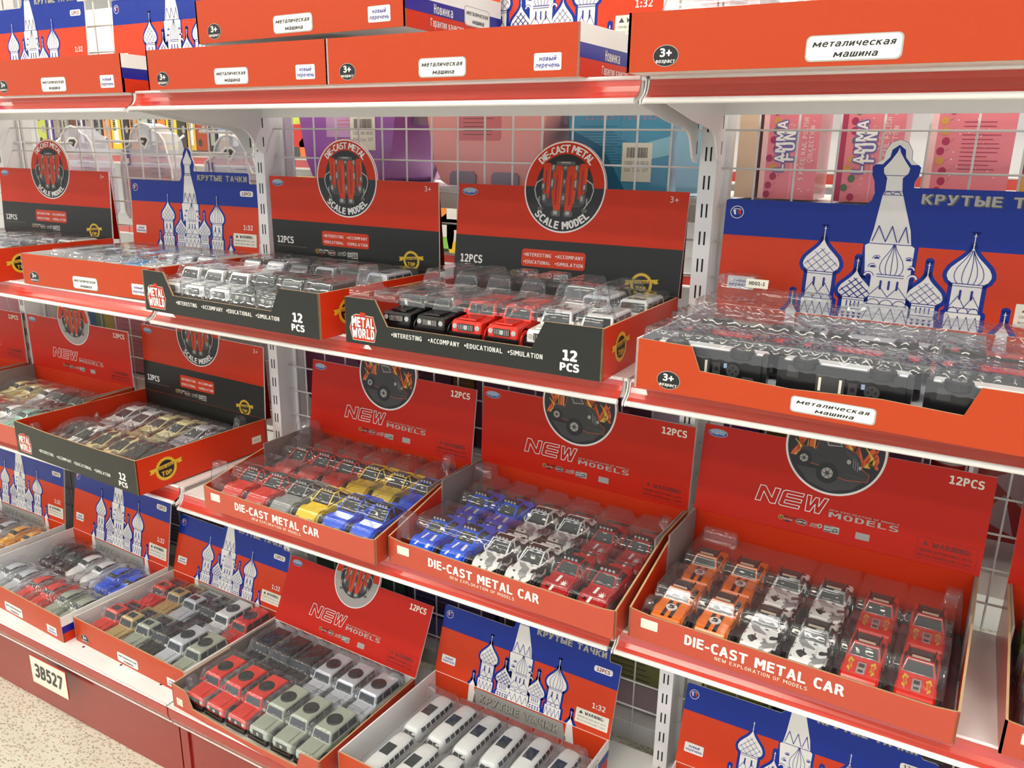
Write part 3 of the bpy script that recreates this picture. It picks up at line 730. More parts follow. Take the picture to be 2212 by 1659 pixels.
for bay in range(4):        # base decks with rail and kick plate
    x0 = -2*Wb+Wb*bay+.002; L = Wb-.004
    t = thing('base_deck', 'white steel base deck with red rail and kick plate in the %s' % BAY[bay], 'shelf base', (x0, 0, 0), 0, 'base decks')
    b = MB(); b.box((0, -.335, Z4-.006), (L, .02, Z4), STEEL)
    for k in range(7):
        xx = (k+.5)*L/7; b.cyl((xx, -.300, Z4), (0,0,1), .003, .0002, SLOT, 12)
    b.build('deck', t)
    b = MB(); b.rings([[(0, y, c), (0, y+.002, c), (L, y+.002, c), (L, y, c)] for y, c in ((-.3365, Z4-.001), (-.3375, Z4-.008), (-.3375, Z4-.024), (-.333, Z4-.036), (-.327, Z4-.044))], BRAIL); pr = b.build('price_rail', t)
    b = MB(); b.tube([(0, -.337, Z4-.001), (L, -.337, Z4-.001)], .0022, STEELW); b.build('top_edge_strip', pr)
    b = MB(); b.tube([(0, -.3285, Z4-.0455), (L, -.3285, Z4-.0455)], .0018, STEELW); b.build('bottom_edge_strip', pr)
    b = MB(); b.box((0.001, -.312, 0.001), (L-.001, -.308, Z4-.04), KICK); b.box((.0, -.316, .001), (.022, -.312, Z4-.045), KICK); b.box((L-.022, -.316, .001), (L, -.312, Z4-.045), KICK); b.build('kick_plate', t)
UPN = ['far left', 'left end', 'left middle', 'right middle', 'far right']
for i in range(5):
    xx = -2*Wb+Wb*i
    t = thing('shelf_upright', 'white slotted steel upright post, %s of the shelving' % UPN[i], 'shelf upright', (xx, 0, 0), 0, 'slotted uprights')
    b = MB(); b.box((-.0125, 0, Z4), (.0125, .046, 1.95), STEEL); b.box((-.020, .046, Z4), (.020, .050, 1.95), STEEL); b.box((-.010, .056, Z4), (.016, .080, 1.95), STEEL)
    for k in range(-16, 26):
        z = 1.2233-.04*k
        for dx in (-.0036, .0036): b.box((dx-.0012, -.0003, z-.0098), (dx+.0012, .0002, z+.0098), SLOT)
    b.build('post', t)
for bay in range(4):
    x0 = -2*Wb+Wb*bay
    b = MB()
    for k in range(17):
        x = x0+.006+.0548*k
        if x0+.014 < x < x0+Wb-.014: b.tube([(x, .0325, Z4+.01), (x, .0325, 1.95)], .0017, WIRE, 6)
    for k in range(-12, 20):
        z = 1.2973-.0535*k
        b.tube([(x0+.0135, .0295, z), (x0+Wb-.0135, .0295, z)], .0017, WIRE, 6)
    o = b.build('wire_grid_panel'); tag(o, 'white wire grid back panel between the uprights of the %s' % BAY[bay], 'wire panel', 'wire back panels')

# rear side boards that carry the goods seen through the grid
for z, nm in ((1.197, 'upper'), (.68, 'lower'), (Z4, 'bottom')):
    for bay in range(4):
        if nm == 'upper' and bay < 2: continue
        x0 = -2*Wb+Wb*bay+.003
        t = thing('rear_shelf_board', 'white %s board on the rear side behind the wire grid of the %s' % (nm, BAY[bay]), 'shelf', (x0, .085, z), 0, 'rear shelf boards')
        b = MB(); b.box((0, 0, -.006), (Wb-.006, .31, 0), STEEL); b.build('deck', t)
        b = MB(); b.box((.012, -.003, -.038), (Wb-.018, 0, -.001), STEEL); b.build('back_flange', t)

# number plate on the base rail
t = thing('number_plate', 'cream plate reading 3B527 on the red base rail at lower left', 'sign', (-.4635, -.3425, .086))
p = Panel().frame((0,0,0), (1,0,0), (0,0,1), (0,-1,0)); p.prism([(0,0),(.131,0),(.131,.069),(0,.069)], lambda u, v, d: (u, .003-d, v), 0, .003, STICK, mat('red_plate_edge', (196, 60, 50), .4), STICK)
p.build('plate', t)
p = Panel().frame((0,0,0), (1,0,0), (0,0,1), (0,-1,0)); p.text('3B527', .0655, .0195, .032, DGREY, 1, 'c', .03, .12, width=.105); p.build('lettering', t)

# ---------------------------------------------------------------- toy cars
def arch_profile(top, zb, wheels, n=8):
    """side outline: top line front->back, belly back->front with wheel arches"""
    pts = [(top[0][0], zb)]+list(top)+[(top[-1][0], zb)]
    out = list(pts)
    for yc, r in sorted(wheels, reverse=True):
        dz = max(-r*.9, min(r*.9, zb-r)); a0 = math.asin(-(-dz)/r) if abs(dz) < r else 0
        a0 = math.asin((zb-r)/r) if abs((zb-r)/r) < 1 else 0
        for i in range(n+1):
            a = a0+(pi-2*a0)*i/n; out.append((yc+r*cos(a), r+r*sin(a)))
    return out
def extr_body(b, prof, hw, bev, m, hw2=None):
    ins = offset_poly(prof, -bev); n = len(prof)
    tri = tessellate_polygon([[Vector((q[0], q[1], 0)) for q in ins]])
    R = [[(-hw, y, z) for y, z in ins], [(-hw+bev, y, z) for y, z in prof], [(hw-bev, y, z) for y, z in prof], [(hw, y, z) for y, z in ins]]
    b.rings(R, m, cap0=False, cap1=False)
    b.tris(R[0], tri, m); b.tris(R[3], [t[::-1] for t in tri], m)
def greenhouse(b, w, y0b, y1b, y0t, y1t, hb, ht, zb, zt, m, rm=None, ch=.0022, side_split=(0.5,), win=True, sidewin=True):
    R = [[(-hb,y0b,zb),(hb,y0b,zb),(hb,y1b,zb),(-hb,y1b,zb)], [(-ht,y0t,zt-ch),(ht,y0t,zt-ch),(ht,y1t,zt-ch),(-ht,y1t,zt-ch)],
         [(-ht+ch*1.3,y0t+ch*1.5,zt),(ht-ch*1.3,y0t+ch*1.5,zt),(ht-ch*1.3,y1t-ch*1.3,zt),(-ht+ch*1.3,y1t-ch*1.3,zt)]]
    b.rings(R[:2], m, cap0=False, cap1=False); b.rings(R[1:], rm or m, cap0=False)
    if not win: return
    def pane(a, bb, c, d, e, u0=.07, u1=.93, v0=.12, v1=.90):
        A, B, Cc, D = Vector(a), Vector(bb), Vector(c), Vector(d)
        def L(u, v): return (A*(1-u)+B*u)*(1-v)+(D*(1-u)+Cc*u)*v
        nn = (B-A).cross(D-A).normalized()*.0005
        w.face([L(u, v)+nn for u, v in ((u0,v0),(u1,v0),(u1,v1),(u0,v1))], GLASS)
    l0, l1 = R[0], R[1]
    pane(l0[0], l0[1], l1[1], l1[0], 0); pane(l0[2], l0[3], l1[3], l1[2], 0)
    if sidewin:
        cuts = [0.05]+[c for c in side_split]+[.95]
        for i in range(len(cuts)-1):
            pane(l0[1], l0[2], l1[2], l1[1], 0, cuts[i]+.015, cuts[i+1]-.015, .14, .86)
            pane(l0[3], l0[0], l1[0], l1[3], 0, 1-cuts[i+1]+.015, 1-cuts[i]-.015, .14, .86)
def wheel_mesh(r, w, rimc=RIM):
    b = MB(); n = 22
    prof = [(-w/2, r*.62), (-w/2, r*.90), (-w/2*.75, r), (w/2*.75, r), (w/2, r*.90), (w/2, r*.62)]
    b.rings([[(x, rr*cos(2*pi*i/n), rr*sin(2*pi*i/n)) for i in range(n)] for x, rr in prof], TYRE, cap0=True, cap1=True, smooth=False)
    q = MB()          # rim, made for the +x side
    q.cyl((w*.36, 0, 0), (1,0,0), r*.60, w*.17, rimc, 18, r*.5); q.cyl((w*.5, 0, 0), (1,0,0), r*.16, w*.06, TYRE, 10)
    for k in range(5):
        a = 2*pi*k/5; q.cyl(Vector((w*.532, r*.36*cos(a), r*.36*sin(a))), (1,0,0), r*.09, w*.01, TYRE, 8)
    return b.mesh('wheel'), q.mesh('wheel_rim')
WH = {}
def wheels(parts, ys, r, w, x, rimc=RIM):
    k = (r, w, rimc.name)
    if k not in WH: WH[k] = wheel_mesh(r, w, rimc)
    for y in ys:
        for sg in (-1, 1): parts.append(('wheel', WH[k], (sg*x, y, r)))
def pair(parts, name, mk):
    """the same small part on the left and the right"""
    for sg in (-1, 1):
        h = MB(); mk(h, sg); parts.append((name, h.mesh(name), (0,0,0)))
def part(parts, name, *boxes):
    for a, c, m in boxes:
        h = MB(); h.box(a, c, m); parts.append((name, h.mesh(name), (0,0,0)))

PAINT = {}
def paint(n):
    cols = {'black': (24, 24, 26), 'red': (224, 42, 26), 'white': (236, 236, 232), 'silver': (196, 200, 206), 'olive grey': (164, 170, 152), 'tan': (190, 160, 100), 'blue': (16, 92, 236), 'yellow': (252, 214, 8), 'orange': (242, 118, 18), 'cream': (236, 222, 160), 'grey': (150, 152, 148), 'sky blue': (110, 170, 222), 'amber': (244, 170, 20), 'teal': (150, 200, 184), 'deep red': (178, 22, 26), 'dark green': (60, 70, 64), 'dark grey': (70, 74, 78)}
    if n == 'white camouflage': return camo('paint_white_camo', (240, 240, 236), (40, 40, 42), (150, 150, 150))
    if n == 'cream camouflage': return camo('paint_cream_camo', (224, 208, 150), (56, 54, 46), (140, 132, 104), 40)
    if n == 'black camouflage': return camo('paint_dark_camo', (70, 72, 72), (26, 26, 28), (150, 152, 150), 45)
    return mat('paint_'+n.replace(' ', '_'), cols[n], 0.22, coat=0.7)

def deck_decal(b, pts, m, k=1):        # flat mark lying on the bonnet, pts are 3D
    b.face([(x, y, z+.0003*k) for x, y, z in pts], m)

def car_suv(col, disc=False, grille=True):
    m = paint(col); parts = []; b = MB(); w = MB()
    wy = (-.0365, .036); r = .0118
    prof = arch_profile([(-.0595,.030),(-.056,.0335),(-.021,.0355),(-.020,.036),(.055,.036),(.058,.034)], .0125, [(y, r*1.22) for y in wy])
    extr_body(b, prof, .0235, .0018, m)
    b.box((-.0125, -.054, .0345), (.0125, -.023, .0368), m)                       # raised bonnet centre
    greenhouse(b, w, -.0205, .0565, -.0135, .0545, .0228, .0200, .0355, .0545, m, side_split=(.30, .62))
    for y in wy: 
        for sg in (-1, 1): b.cyl((sg*.0215, y, r), (sg,0,0), r*1.32, .0036, m if not disc else BPLAS, 20, r*1.25)
    parts += [('body', b.mesh('body'), (0,0,0)), ('windows', w.mesh('windows'), (0,0,0))]
    g = MB(); g.box((-.0125, -.0606, .0205), (.0125, -.0592, .0300), BPLAS)
    for k in range(9): g.box((-.0108+.0026*k, -.0611, .0215), (-.0098+.0026*k, -.0604, .0290), LGREY if grille else DGREY)
    g.cyl((0, -.0607, .0253), (0,-1,0), .0032, .0008, CHROME, 14)
    parts.append(('grille', g.mesh('grille'), (0,0,0)))
    pair(parts, 'headlight', lambda h, sg: h.cyl((sg*.0178, -.0590, .0255), (0,-1,0), .0038, .0014, LIGHTS, 14, .0034))
    part(parts, 'bumper', ((-.0245, -.0635, .0095), (.0245, -.0575, .0180), BPLAS), ((-.0245, .0565, .0095), (.0245, .0620, .0170), BPLAS)); part(parts, 'chassis', ((-.0215, -.05, .009), (.0215, .05, .014), BPLAS))
    s = MB()
    if disc: s.cyl((0, .018, .0544), (0,0,1), .0155, .0022, BPLAS, 32, .0145); s.cyl((0, .018, .0566), (0,0,1), .005, .0006, TYRE, 14)
    else: s.box((-.0125, -.006, .0540), (.0125, .009, .0550), GLASS)
    parts.append(('roof_speaker' if disc else 'sunroof', s.mesh('roof'), (0,0,0)))
    pair(parts, 'mirror', lambda q, sg: q.box((min(sg*.0228, sg*.0266), -.0215, .0375), (max(sg*.0228, sg*.0266), -.0185, .0425), m))
    wheels(parts, wy, r, .0095, .0205); return parts, (.122, .050, .056)

def car_pickup(col):
    m = paint(col); parts = []; b = MB(); w = MB(); wy = (-.037, .037); r = .0125
    prof = arch_profile([(-.0595,.028),(-.056,.032),(-.018,.034),(.022,.034),(.0225,.033),(.058,.033),(.059,.031)], .013, [(y, r*1.2) for y in wy])
    extr_body(b, prof, .0225, .0018, m)
    b.box((-.0115, -.053, .0325), (.0115, -.022, .0352), m)
    greenhouse(b, w, -.0175, .0235, -.0105, .0205, .0215, .0190, .0335, .0525, m, side_split=())
    for y in wy:
        for sg in (-1, 1): b.cyl((sg*.0205, y, r), (sg,0,0), r*1.34, .0045, m, 20, r*1.24)
    parts += [('body', b.mesh('body'), (0,0,0)), ('windows', w.mesh('windows'), (0,0,0))]
    d = MB(); d.box((-.0185, .026, .0334), (.0185, .0565, .0340), BPLAS)
    for sg in (-1, 1): d.box((sg*.0225-.0015, .024, .033), (sg*.0225+.0015, .059, .0385), m)
    d.box((-.0225, .0572, .033), (.0225, .0590, .0385), m)
    parts.append(('cargo_bed', d.mesh('cargo_bed'), (0,0,0)))
    s = MB(); s.box((-.011, -.003, .0520), (.011, .012, .0530), GLASS); parts.append(('sunroof', s.mesh('sunroof'), (0,0,0)))
    g = MB(); g.box((-.013, -.0606, .018), (.013, -.0592, .029), BPLAS)
    for k in range(7): g.box((-.0098+.003*k, -.0610, .0195), (-.0086+.003*k, -.0604, .0280), m)
    parts.append(('grille', g.mesh('grille'), (0,0,0)))
    part(parts, 'bumper', ((-.0235, -.0630, .010), (.0235, -.0580, .0165), BPLAS), ((-.0235, .0575, .010), (.0235, .0615, .0165), BPLAS)); part(parts, 'chassis', ((-.019, -.05, .0095), (.019, .05, .0145), BPLAS))
    pair(parts, 'headlight', lambda h, sg: h.cyl((sg*.0172, -.0588, .0235), (0,-1,0), .0034, .0014, LIGHTS, 14, .0030))
    wheels(parts, wy, r, .0105, .0205); return parts, (.122, .050, .054)

def bonnet_z(y, pts):
    for (a, za), (c, zc) in zip(pts, pts[1:]):
        if a <= y <= c: return za+(zc-za)*(y-a)/(c-a)
    return pts[-1][1]
def car_muscle(col):
    m = paint({'orange': 'orange', 'white camouflage': 'white camouflage', 'red': 'red'}[col]); parts = []; b = MB(); w = MB(); wy = (-.034, .034); r = .0138
    top = [(-.057,.0265),(-.0545,.0305),(-.030,.0335),(-.012,.0345),(.040,.0350),(.056,.0335),(.058,.030)]
    prof = arch_profile(top, .0155, [(y, r*1.16) for y in wy]); extr_body(b, prof, .0225, .0020, m)
    greenhouse(b, w, -.0125, .036, .0015, .0215, .0205, .0165, .0343, .0490, m, side_split=(.52,))
    b.box((-.008, -.046, .0315), (.008, -.016, .0352), m) if col == 'white camouflage' else None
    for y in wy:
        for sg in (-1, 1): b.cyl((sg*.0195, y, r), (sg,0,0), r*1.27, .0042, m, 20, r*1.18)
    def deck(x0, x1, y0, y1, mm, k=1):
        n = 6
        for i in range(n):
            a = y0+(y1-y0)*i/n; c = y0+(y1-y0)*(i+1)/n
            deck_decal(b, [(x0, a, bonnet_z(a, top)), (x1, a, bonnet_z(a, top)), (x1, c, bonnet_z(c, top)), (x0, c, bonnet_z(c, top))], mm, k)
    if col == 'orange':
        deck(-.0085, -.0030, -.0540, -.0135, INK); deck(.0030, .0085, -.0540, -.0135, INK)
        cy = -.030; cz = bonnet_z(cy, top)+.0012
        b.rings([[(.0082*cos(2*pi*i/24), cy+.0082*sin(2*pi*i/24), cz-.002) for i in range(24)], [(.0082*cos(2*pi*i/24), cy+.0082*sin(2*pi*i/24), cz) for i in range(24)]], WHITE)
        P, T = text_tris('5', .05); xs = [q[0] for q in P]; mxx = (min(xs)+max(xs))/2; sc = .0085/CAPH
        n1 = len(P)//9; b.tris([((q[0]-mxx)*sc*1.25, cy-.0042+q[1]*sc, cz+.0003+(i//n1)*1.2e-5) for i, q in enumerate(P)], T, INK)
    if col == 'red':
        for sg in (-1, 1):
            for k, mm in ((1, GOLD), (2, ORANGE)):
                s = 1 if k == 1 else .55
                pl = [(.0150,-.016),(.0175,-.026),(.0150,-.032),(.0170,-.040),(.0125,-.046),(.0128,-.036),(.0105,-.040),(.0115,-.028),(.0095,-.022)]
                cx0 = sum(q[0] for q in pl)/9; cy0 = sum(q[1] for q in pl)/9; pl = [(cx0+(a-cx0)*s, cy0+(c-cy0)*s) for a, c in pl]
                tri = tessellate_polygon([[Vector((q[0], q[1], 0)) for q in pl]])
                b.tris([(sg*a, c, bonnet_z(c, top)+.0006*k) for a, c in pl], tri, mm)
        deck(-.0052, .0052, -.046, -.022, LGREY, 1); deck(-.0032, .0032, -.043, -.038, DGREY, 2); deck(-.0036, .0036, -.033, -.025, DGREY, 2)
    parts += [('body', b.mesh('body'), (0,0,0)), ('windows', w.mesh('windows'), (0,0,0))]
    rk = MB(); rk.box((-.0155, .004, .0488), (.0155, .022, .0508), BPLAS)
    for k in range(4): rk.box((-.013, .0055+.0045*k, .0508), (.013, .0075+.0045*k, .0524), DGREY)
    for sg in (-1, 1): rk.tube([(sg*.0158, .003, .0500), (sg*.0158, .003, .0535), (sg*.0158, .024, .0535), (sg*.0158, .024, .0500)], .0008, BPLAS, 6)
    parts.append(('roof_rack', rk.mesh('roof_rack'), (0,0,0)))
    lb = MB(); lb.box((-.0115, .0015, .0500), (.0115, .0042, .0548), BPLAS); lb.box((-.0105, .0010, .0508), (.0105, .0016, .0540), mat('amber_light_bar', (196, 176, 150), .3)); parts.append(('light_bar', lb.mesh('light_bar'), (0,0,0)))
    fr = MB()
    A = [(-.0188,-.0118,.0357),(.0188,-.0118,.0357),(.0150,.0010,.0472),(-.0150,.0010,.0472)]
    fr.tube(A+[A[0]], .0008, CHROME if col != 'orange' else WHITE, 6); parts.append(('windscreen_frame', fr.mesh('windscreen_frame'), (0,0,0)))
    part(parts, 'bumper', ((-.0235, -.0630, .0120), (.0235, -.0560, .0200), BPLAS), ((-.0225, .0560, .0120), (.0225, .0610, .0200), BPLAS)); part(parts, 'chassis', ((-.018, -.05, .0110), (.018, .05, .0165), BPLAS))
    g = MB(); gm = BPLAS if col == 'orange' else m
    g.box((-.0205, -.0590, .0205), (.0205, -.0565, .0275), BPLAS)
    if col == 'white camouflage':
        g.tube([(-.0225,-.0595,.0270),(.0225,-.0595,.0270)], .0010, WHITE, 6); g.tube([(-.0235,-.0640,.0190),(.0235,-.0640,.0190)], .0012, WHITE, 6)
        for k in range(7): g.cyl((-.0105+.0035*k, -.0640, .0200), (0,-1,0), .0012, .0008, DGREY, 8)
    parts.append(('grille', g.mesh('grille'), (0,0,0)))
    for dx in (0, .0048): pair(parts, 'headlight', lambda h, sg: h.cyl((sg*(.0178-dx), -.0588, .0240), (0,-1,0), .0021, .0012, LIGHTS if col != 'orange' else ORANGE, 12))
    wheels(parts, wy, r, .0120, .0225); return parts, (.124, .056, .054)

def car_racer(col, buggy=False):
    m = paint(col); parts = []; b = MB(); w = MB(); wy = (-.035, .034); r = .0128
    top = [(-.058,.0195),(-.054,.0245),(-.034,.0300),(-.014,.0325),(.042,.0340),(.056,.0345),(.058,.031)]
    prof = arch_profile(top, .0135, [(y, r*1.18) for y in wy]); extr_body(b, prof, .0220, .0026, m)
    greenhouse(b, w, -.0165, .040, .0055, .022, .0200, .0148, .0322, .0480, m if not buggy else BPLAS, side_split=(.5,))
    for y, rr in ((wy[0], 1.32), (wy[1], 1.36)):
        for sg in (-1, 1): b.cyl((sg*.0185, y, r), (sg,0,0), r*rr, .0052, m, 22, r*rr*.9)
    def deck(x0, x1, y0, y1, mm, k=1, sk=0.0):
        n = 6
        for i in range(n):
            a = y0+(y1-y0)*i/n; c = y0+(y1-y0)*(i+1)/n; s0 = sk*i/n; s1 = sk*(i+1)/n
            deck_decal(b, [(x0+s0, a, bonnet_z(a, top)), (x1+s0, a, bonnet_z(a, top)), (x1+s1, c, bonnet_z(c, top)), (x0+s1, c, bonnet_z(c, top))], mm, k)
    if col == 'blue' and not buggy: deck(-.013, -.0095, -.052, -.017, WHITE, 1, .004); deck(.0095, .015, -.052, -.017, WHITE, 1, -.004); deck(.001, .0022, -.05, -.02, INK)
    if col == 'deep red':
        deck(-.0075, -.0030, -.054, -.018, WHITE, 1, .002)
        c0 = Vector((.0085, -.036)); pts = []
        for i in range(20):
            rr = .0085 if i % 2 else .0032; a = 2*pi*i/20; pts.append((c0.x+rr*cos(a)*.8, c0.y+rr*sin(a)*1.25))
        tri = tessellate_polygon([[Vector((q[0], q[1], 0)) for q in pts]]); b.tris([(x, y, bonnet_z(y, top)+.0007) for x, y in pts], tri, WHITE)
        b.cyl((-.013, -.048, .0262), (0,0,1), .0028, .0012, INK, 14)
    parts += [('body', b.mesh('body'), (0,0,0)), ('windows', w.mesh('windows'), (0,0,0))]
    cg = MB()
    if buggy or 'camo' in col:
        fm = m if buggy else WHITE
        for sg in (-1, 1):
            cg.tube([(sg*.0195,-.0165,.0330),(sg*.0160,.0040,.0490),(sg*.0160,.0230,.0490),(sg*.0195,.0420,.0350)], .0011, fm, 6)
            cg.tube([(sg*.0200,.0130,.0335),(sg*.0160,.0130,.0490)], .0010, fm, 6); cg.tube([(sg*.0195,-.0170,.034),(sg*.0245,-.0120,.0385),(sg*.0245,-.0060,.0390)], .0009, fm, 6)
        for y in (.004, .023): cg.tube([(-.016, y, .049), (.016, y, .049)], .0011, fm, 6)
        cg.tube([(-.0195,-.0165,.0330),(.0195,-.0165,.0330)], .0009, fm, 6)
        parts.append(('roll_cage', cg.mesh('roll_cage'), (0,0,0)))
    rf = MB(); rf.box((-.0145, .0060, .0478), (.0145, .0220, .0496), BPLAS); parts.append(('roof_panel', rf.mesh('roof_panel'), (0,0,0)))
    lb = MB(); lb.box((-.0150, .0035, .0490), (.0150, .0065, .0545), BPLAS)
    for k in range(4): lb.cyl((-.0098+.0065*k, .0034, .0520), (0,-1,0), .0022, .0010, LIGHTS, 12)
    parts.append(('light_bar', lb.mesh('light_bar'), (0,0,0)))
    part(parts, 'bumper', ((-.0225, -.0620, .0110), (.0225, -.0550, .0170), BPLAS), ((-.0215, .0560, .0120), (.0215, .0610, .0200), BPLAS)); part(parts, 'chassis', ((-.018, -.05, .0105), (.018, .05, .0150), BPLAS))
    if not buggy: f = MB(); f.tube([(-.02,.052,.0345),(-.02,.055,.0405),(.02,.055,.0405),(.02,.052,.0345)], .0013, BPLAS, 6); parts.append(('rear_spoiler', f.mesh('rear_spoiler'), (0,0,0)))
    pair(parts, 'headlight', lambda h, sg: h.box((sg*.015-.0042, -.0577, .0200), (sg*.015+.0042, -.0560, .0232), LIGHTS))
    wheels(parts, wy, r, .0120, .0220); return parts, (.122, .056, .055)

def car_wedge(col):
    m = paint(col); parts = []; b = MB(); w = MB(); wy = (-.037, .036); r = .0100
    top = [(-.0605,.0165),(-.058,.0205),(-.024,.0270),(.044,.0300),(.058,.0285),(.060,.025)]
    prof = arch_profile(top, .0085, [(y, r*1.15) for y in wy]); extr_body(b, prof, .0235, .0022, m)
    greenhouse(b, w, -.027, .052, .0075, .030, .0218, .0165, .0262, .0390, m, side_split=(.55,))
    parts += [('body', b.mesh('body'), (0,0,0)), ('windows', w.mesh('windows'), (0,0,0))]
    part(parts, 'bumper', ((-.0238, -.0625, .0080), (.0238, -.0595, .0150), BPLAS), ((-.0238, .0590, .0080), (.0238, .0620, .0180), BPLAS)); part(parts, 'chassis', ((-.019, -.05, .007), (.019, .05, .0095), BPLAS))
    pair(parts, 'headlight', lambda h, sg: h.box((sg*.016-.005, -.0611, .0160), (sg*.016+.005, -.0600, .0192), LIGHTS))
    wheels(parts, wy, r, .0080, .0200); return parts, (.124, .049, .041)

def car_classic(col):
    m = paint(col); parts = []; b = MB(); w = MB(); wy = (-.036, .035); r = .0108
    def loft(st, n, mm, e=2.6):
        R = []
        for y, z0, z1, hw in st:
            ring = []
            for i in range(n):
                a = 2*pi*i/n; c, s = cos(a), sin(a)
                ring.append((hw*math.copysign(abs(c)**(2/e), c), y, (z0+z1)/2+(z1-z0)/2*math.copysign(abs(s)**(2/e), s)))
            R.append(ring)
        b.rings(R, mm, smooth=True); return R
    loft([(-.060,.014,.020,.006),(-.0585,.0115,.0245,.011),(-.054,.0105,.0285,.0145),(-.044,.010,.0315,.0165),(-.022,.010,.0335,.0190),(.010,.010,.0335,.0205),(.036,.010,.0315,.0185),(.052,.0105,.0275,.0145),(.058,.0115,.023,.011),(.060,.014,.018,.006)], 20, m)
    cab = [(-.026,.028,.0300,.0130),(-.020,.028,.0375,.0165),(-.011,.028,.0435,.0180),(.002,.028,.0460,.0185),(.016,.028,.0450,.0178),(.030,.028,.0395,.0155),(.043,.028,.0310,.0115),(.047,.028,.0290,.008)]
    R = loft(cab, 24, m, 2.3)
    n = 24        # glazing bands cut from the cabin surface
    def patch(i0, i1, j0, j1, u=(.06,.94), v=(.1,.9)):
        for j in range(j0, j1):
            for i in range(i0, i1):
                q = [Vector(R[i][j % n]), Vector(R[i][(j+1) % n]), Vector(R[i+1][(j+1) % n]), Vector(R[i+1][j % n])]
                c = Vector((0, 0, .026)); c.y = sum(p.y for p in q)/4
                w.face([p+(p-c).normalized()*.0005 for p in q], GLASS, True)
    patch(1, 2, 2, 10); patch(5, 6, 3, 9)
    for j0, j1 in ((1, 3), (9, 11)): patch(2, 3, j0, j1); patch(3, 4, j0, j1); patch(4, 5, j0, j1)
    for y in wy:          # rounded mudguards
        for sg in (-1, 1):
            R2 = []
            for k in range(7):
                a = pi*k/6; hw = .0078*sin(a)+.0004
                R2.append([(sg*.0178+hw*cos(t), y-.0175*cos(a), .011+(.0040+.0115*sin(a))*sin(t)*(1 if sin(t) > 0 else .3)) for t in [2*pi*i/12 for i in range(12)]])
            b.rings(R2, m, smooth=True)
    for sg in (-1, 1): b.box((min(sg*.017, sg*.0235), -.026, .0105), (max(sg*.017, sg*.0235), .026, .0125), m)
    parts += [('body', b.mesh('body'), (0,0,0)), ('windows', w.mesh('windows'), (0,0,0))]
    pair(parts, 'headlight', lambda h, sg: h.cyl((sg*.0165, -.0520, .0225), (0,-1,.15), .0038, .0016, LIGHTS, 16, .0030))
    for y in (-.062, .0615): f = MB(); f.tube([(-.020, y*.965, .0135), (-.014, y, .0135), (.014, y, .0135), (.020, y*.965, .0135)], .0013, CHROME, 8); parts.append(('bumper', f.mesh('bumper'), (0,0,0)))
    part(parts, 'chassis', ((-.015, -.052, .0095), (.015, .052, .0115), BPLAS))
    wheels(parts, wy, r, .0075, .0195); return parts, (.125, .052, .047)

def car_bus(col):
    m = paint(col); parts = []; b = MB(); w = MB(); wy = (-.040, .038); r = .0100; n = 28
    st = [(-.0665,.013,.034,.0140),(-.0655,.0115,.040,.0180),(-.062,.0105,.0445,.0205),(-.054,.010,.0475,.0222),(-.035,.010,.0490,.0230),(.040,.010,.0490,.0230),(.057,.010,.0475,.0222),(.063,.0105,.0445,.0205),(.0655,.0115,.040,.0180),(.0665,.013,.034,.0140)]
    R = []
    for y, z0, z1, hw in st:
        ring = []
        for i in range(n):
            a = 2*pi*i/n; c, s = cos(a), sin(a); e = 3.6 if s < 0 else 2.9
            ring.append((hw*math.copysign(abs(c)**(2/e), c), y, (z0+z1)/2+(z1-z0)/2*math.copysign(abs(s)**(2/e), s)))
        R.append(ring)
    b.rings(R, m, smooth=True)
    def wall(y, z, hw=None):
        """half width of the body at (y, z)"""
        for A, B in zip(st, st[1:]):
            if A[0] <= y <= B[0]:
                t = (y-A[0])/(B[0]-A[0]); z0, z1, h = [A[k]+(B[k]-A[k])*t for k in (1, 2, 3)]
                s = abs((z-(z0+z1)/2)/((z1-z0)/2)); e = 2.9
                return h*max(0, 1-min(s, .999)**e)**(1/e)
        return 0
    for y0 in [-.050+.0158*k for k in range(7)]:
        for sg in (-1, 1):
            y1 = y0+.0128; pts = [(y0,.0335),(y1,.0335),(y1,.0385),(y1,.0425),(y0,.0425),(y0,.0385)]
            w.face([(sg*(wall(y, z)+.0006), y, z) for y, z in pts], GLASS)
    for sg, yy in ((-1, -.0662), (1, .0662)):
        for x0, x1 in ((-.0155, -.001), (.001, .0155)):
            q = []
            for x, z in ((x0,.0290),(x1,.0290),(x1*.92,.0390),(x0*.92,.0390)):
                lo, hi = 0, .0668        # find the skin along y by bisection
                for _ in range(24):
                    mid = (lo+hi)/2
                    if wall(mid*(1 if sg > 0 else 1)*sg, z) > abs(x): lo = mid
                    else: hi = mid
                q.append((x, sg*(lo+.0007), z))
            w.face(q, GLASS)
    parts += [('body', b.mesh('body'), (0,0,0)), ('windows', w.mesh('windows'), (0,0,0))]
    s = MB(); zr = .0489
    s.box((-.0112, -.014, zr-.002), (.0112, .019, zr+.0008), GLASS); 
    parts.append(('sunroof', s.mesh('sunroof'), (0,0,0)))
    part(parts, 'bumper', ((-.021, -.0690, .0100), (.021, -.0640, .0150), CREAMW), ((-.021, .0640, .0100), (.021, .0690, .0150), CREAMW)); part(parts, 'chassis', ((-.018, -.055, .0085), (.018, .055, .0115), BPLAS))
    pair(parts, 'headlight', lambda h, sg: h.cyl((sg*.0135, -.0640, .0215), (0,-1,0), .0034, .0026, LIGHTS, 14))
    wheels(parts, wy, r, .0075, .0190); return parts, (.138, .048, .050)

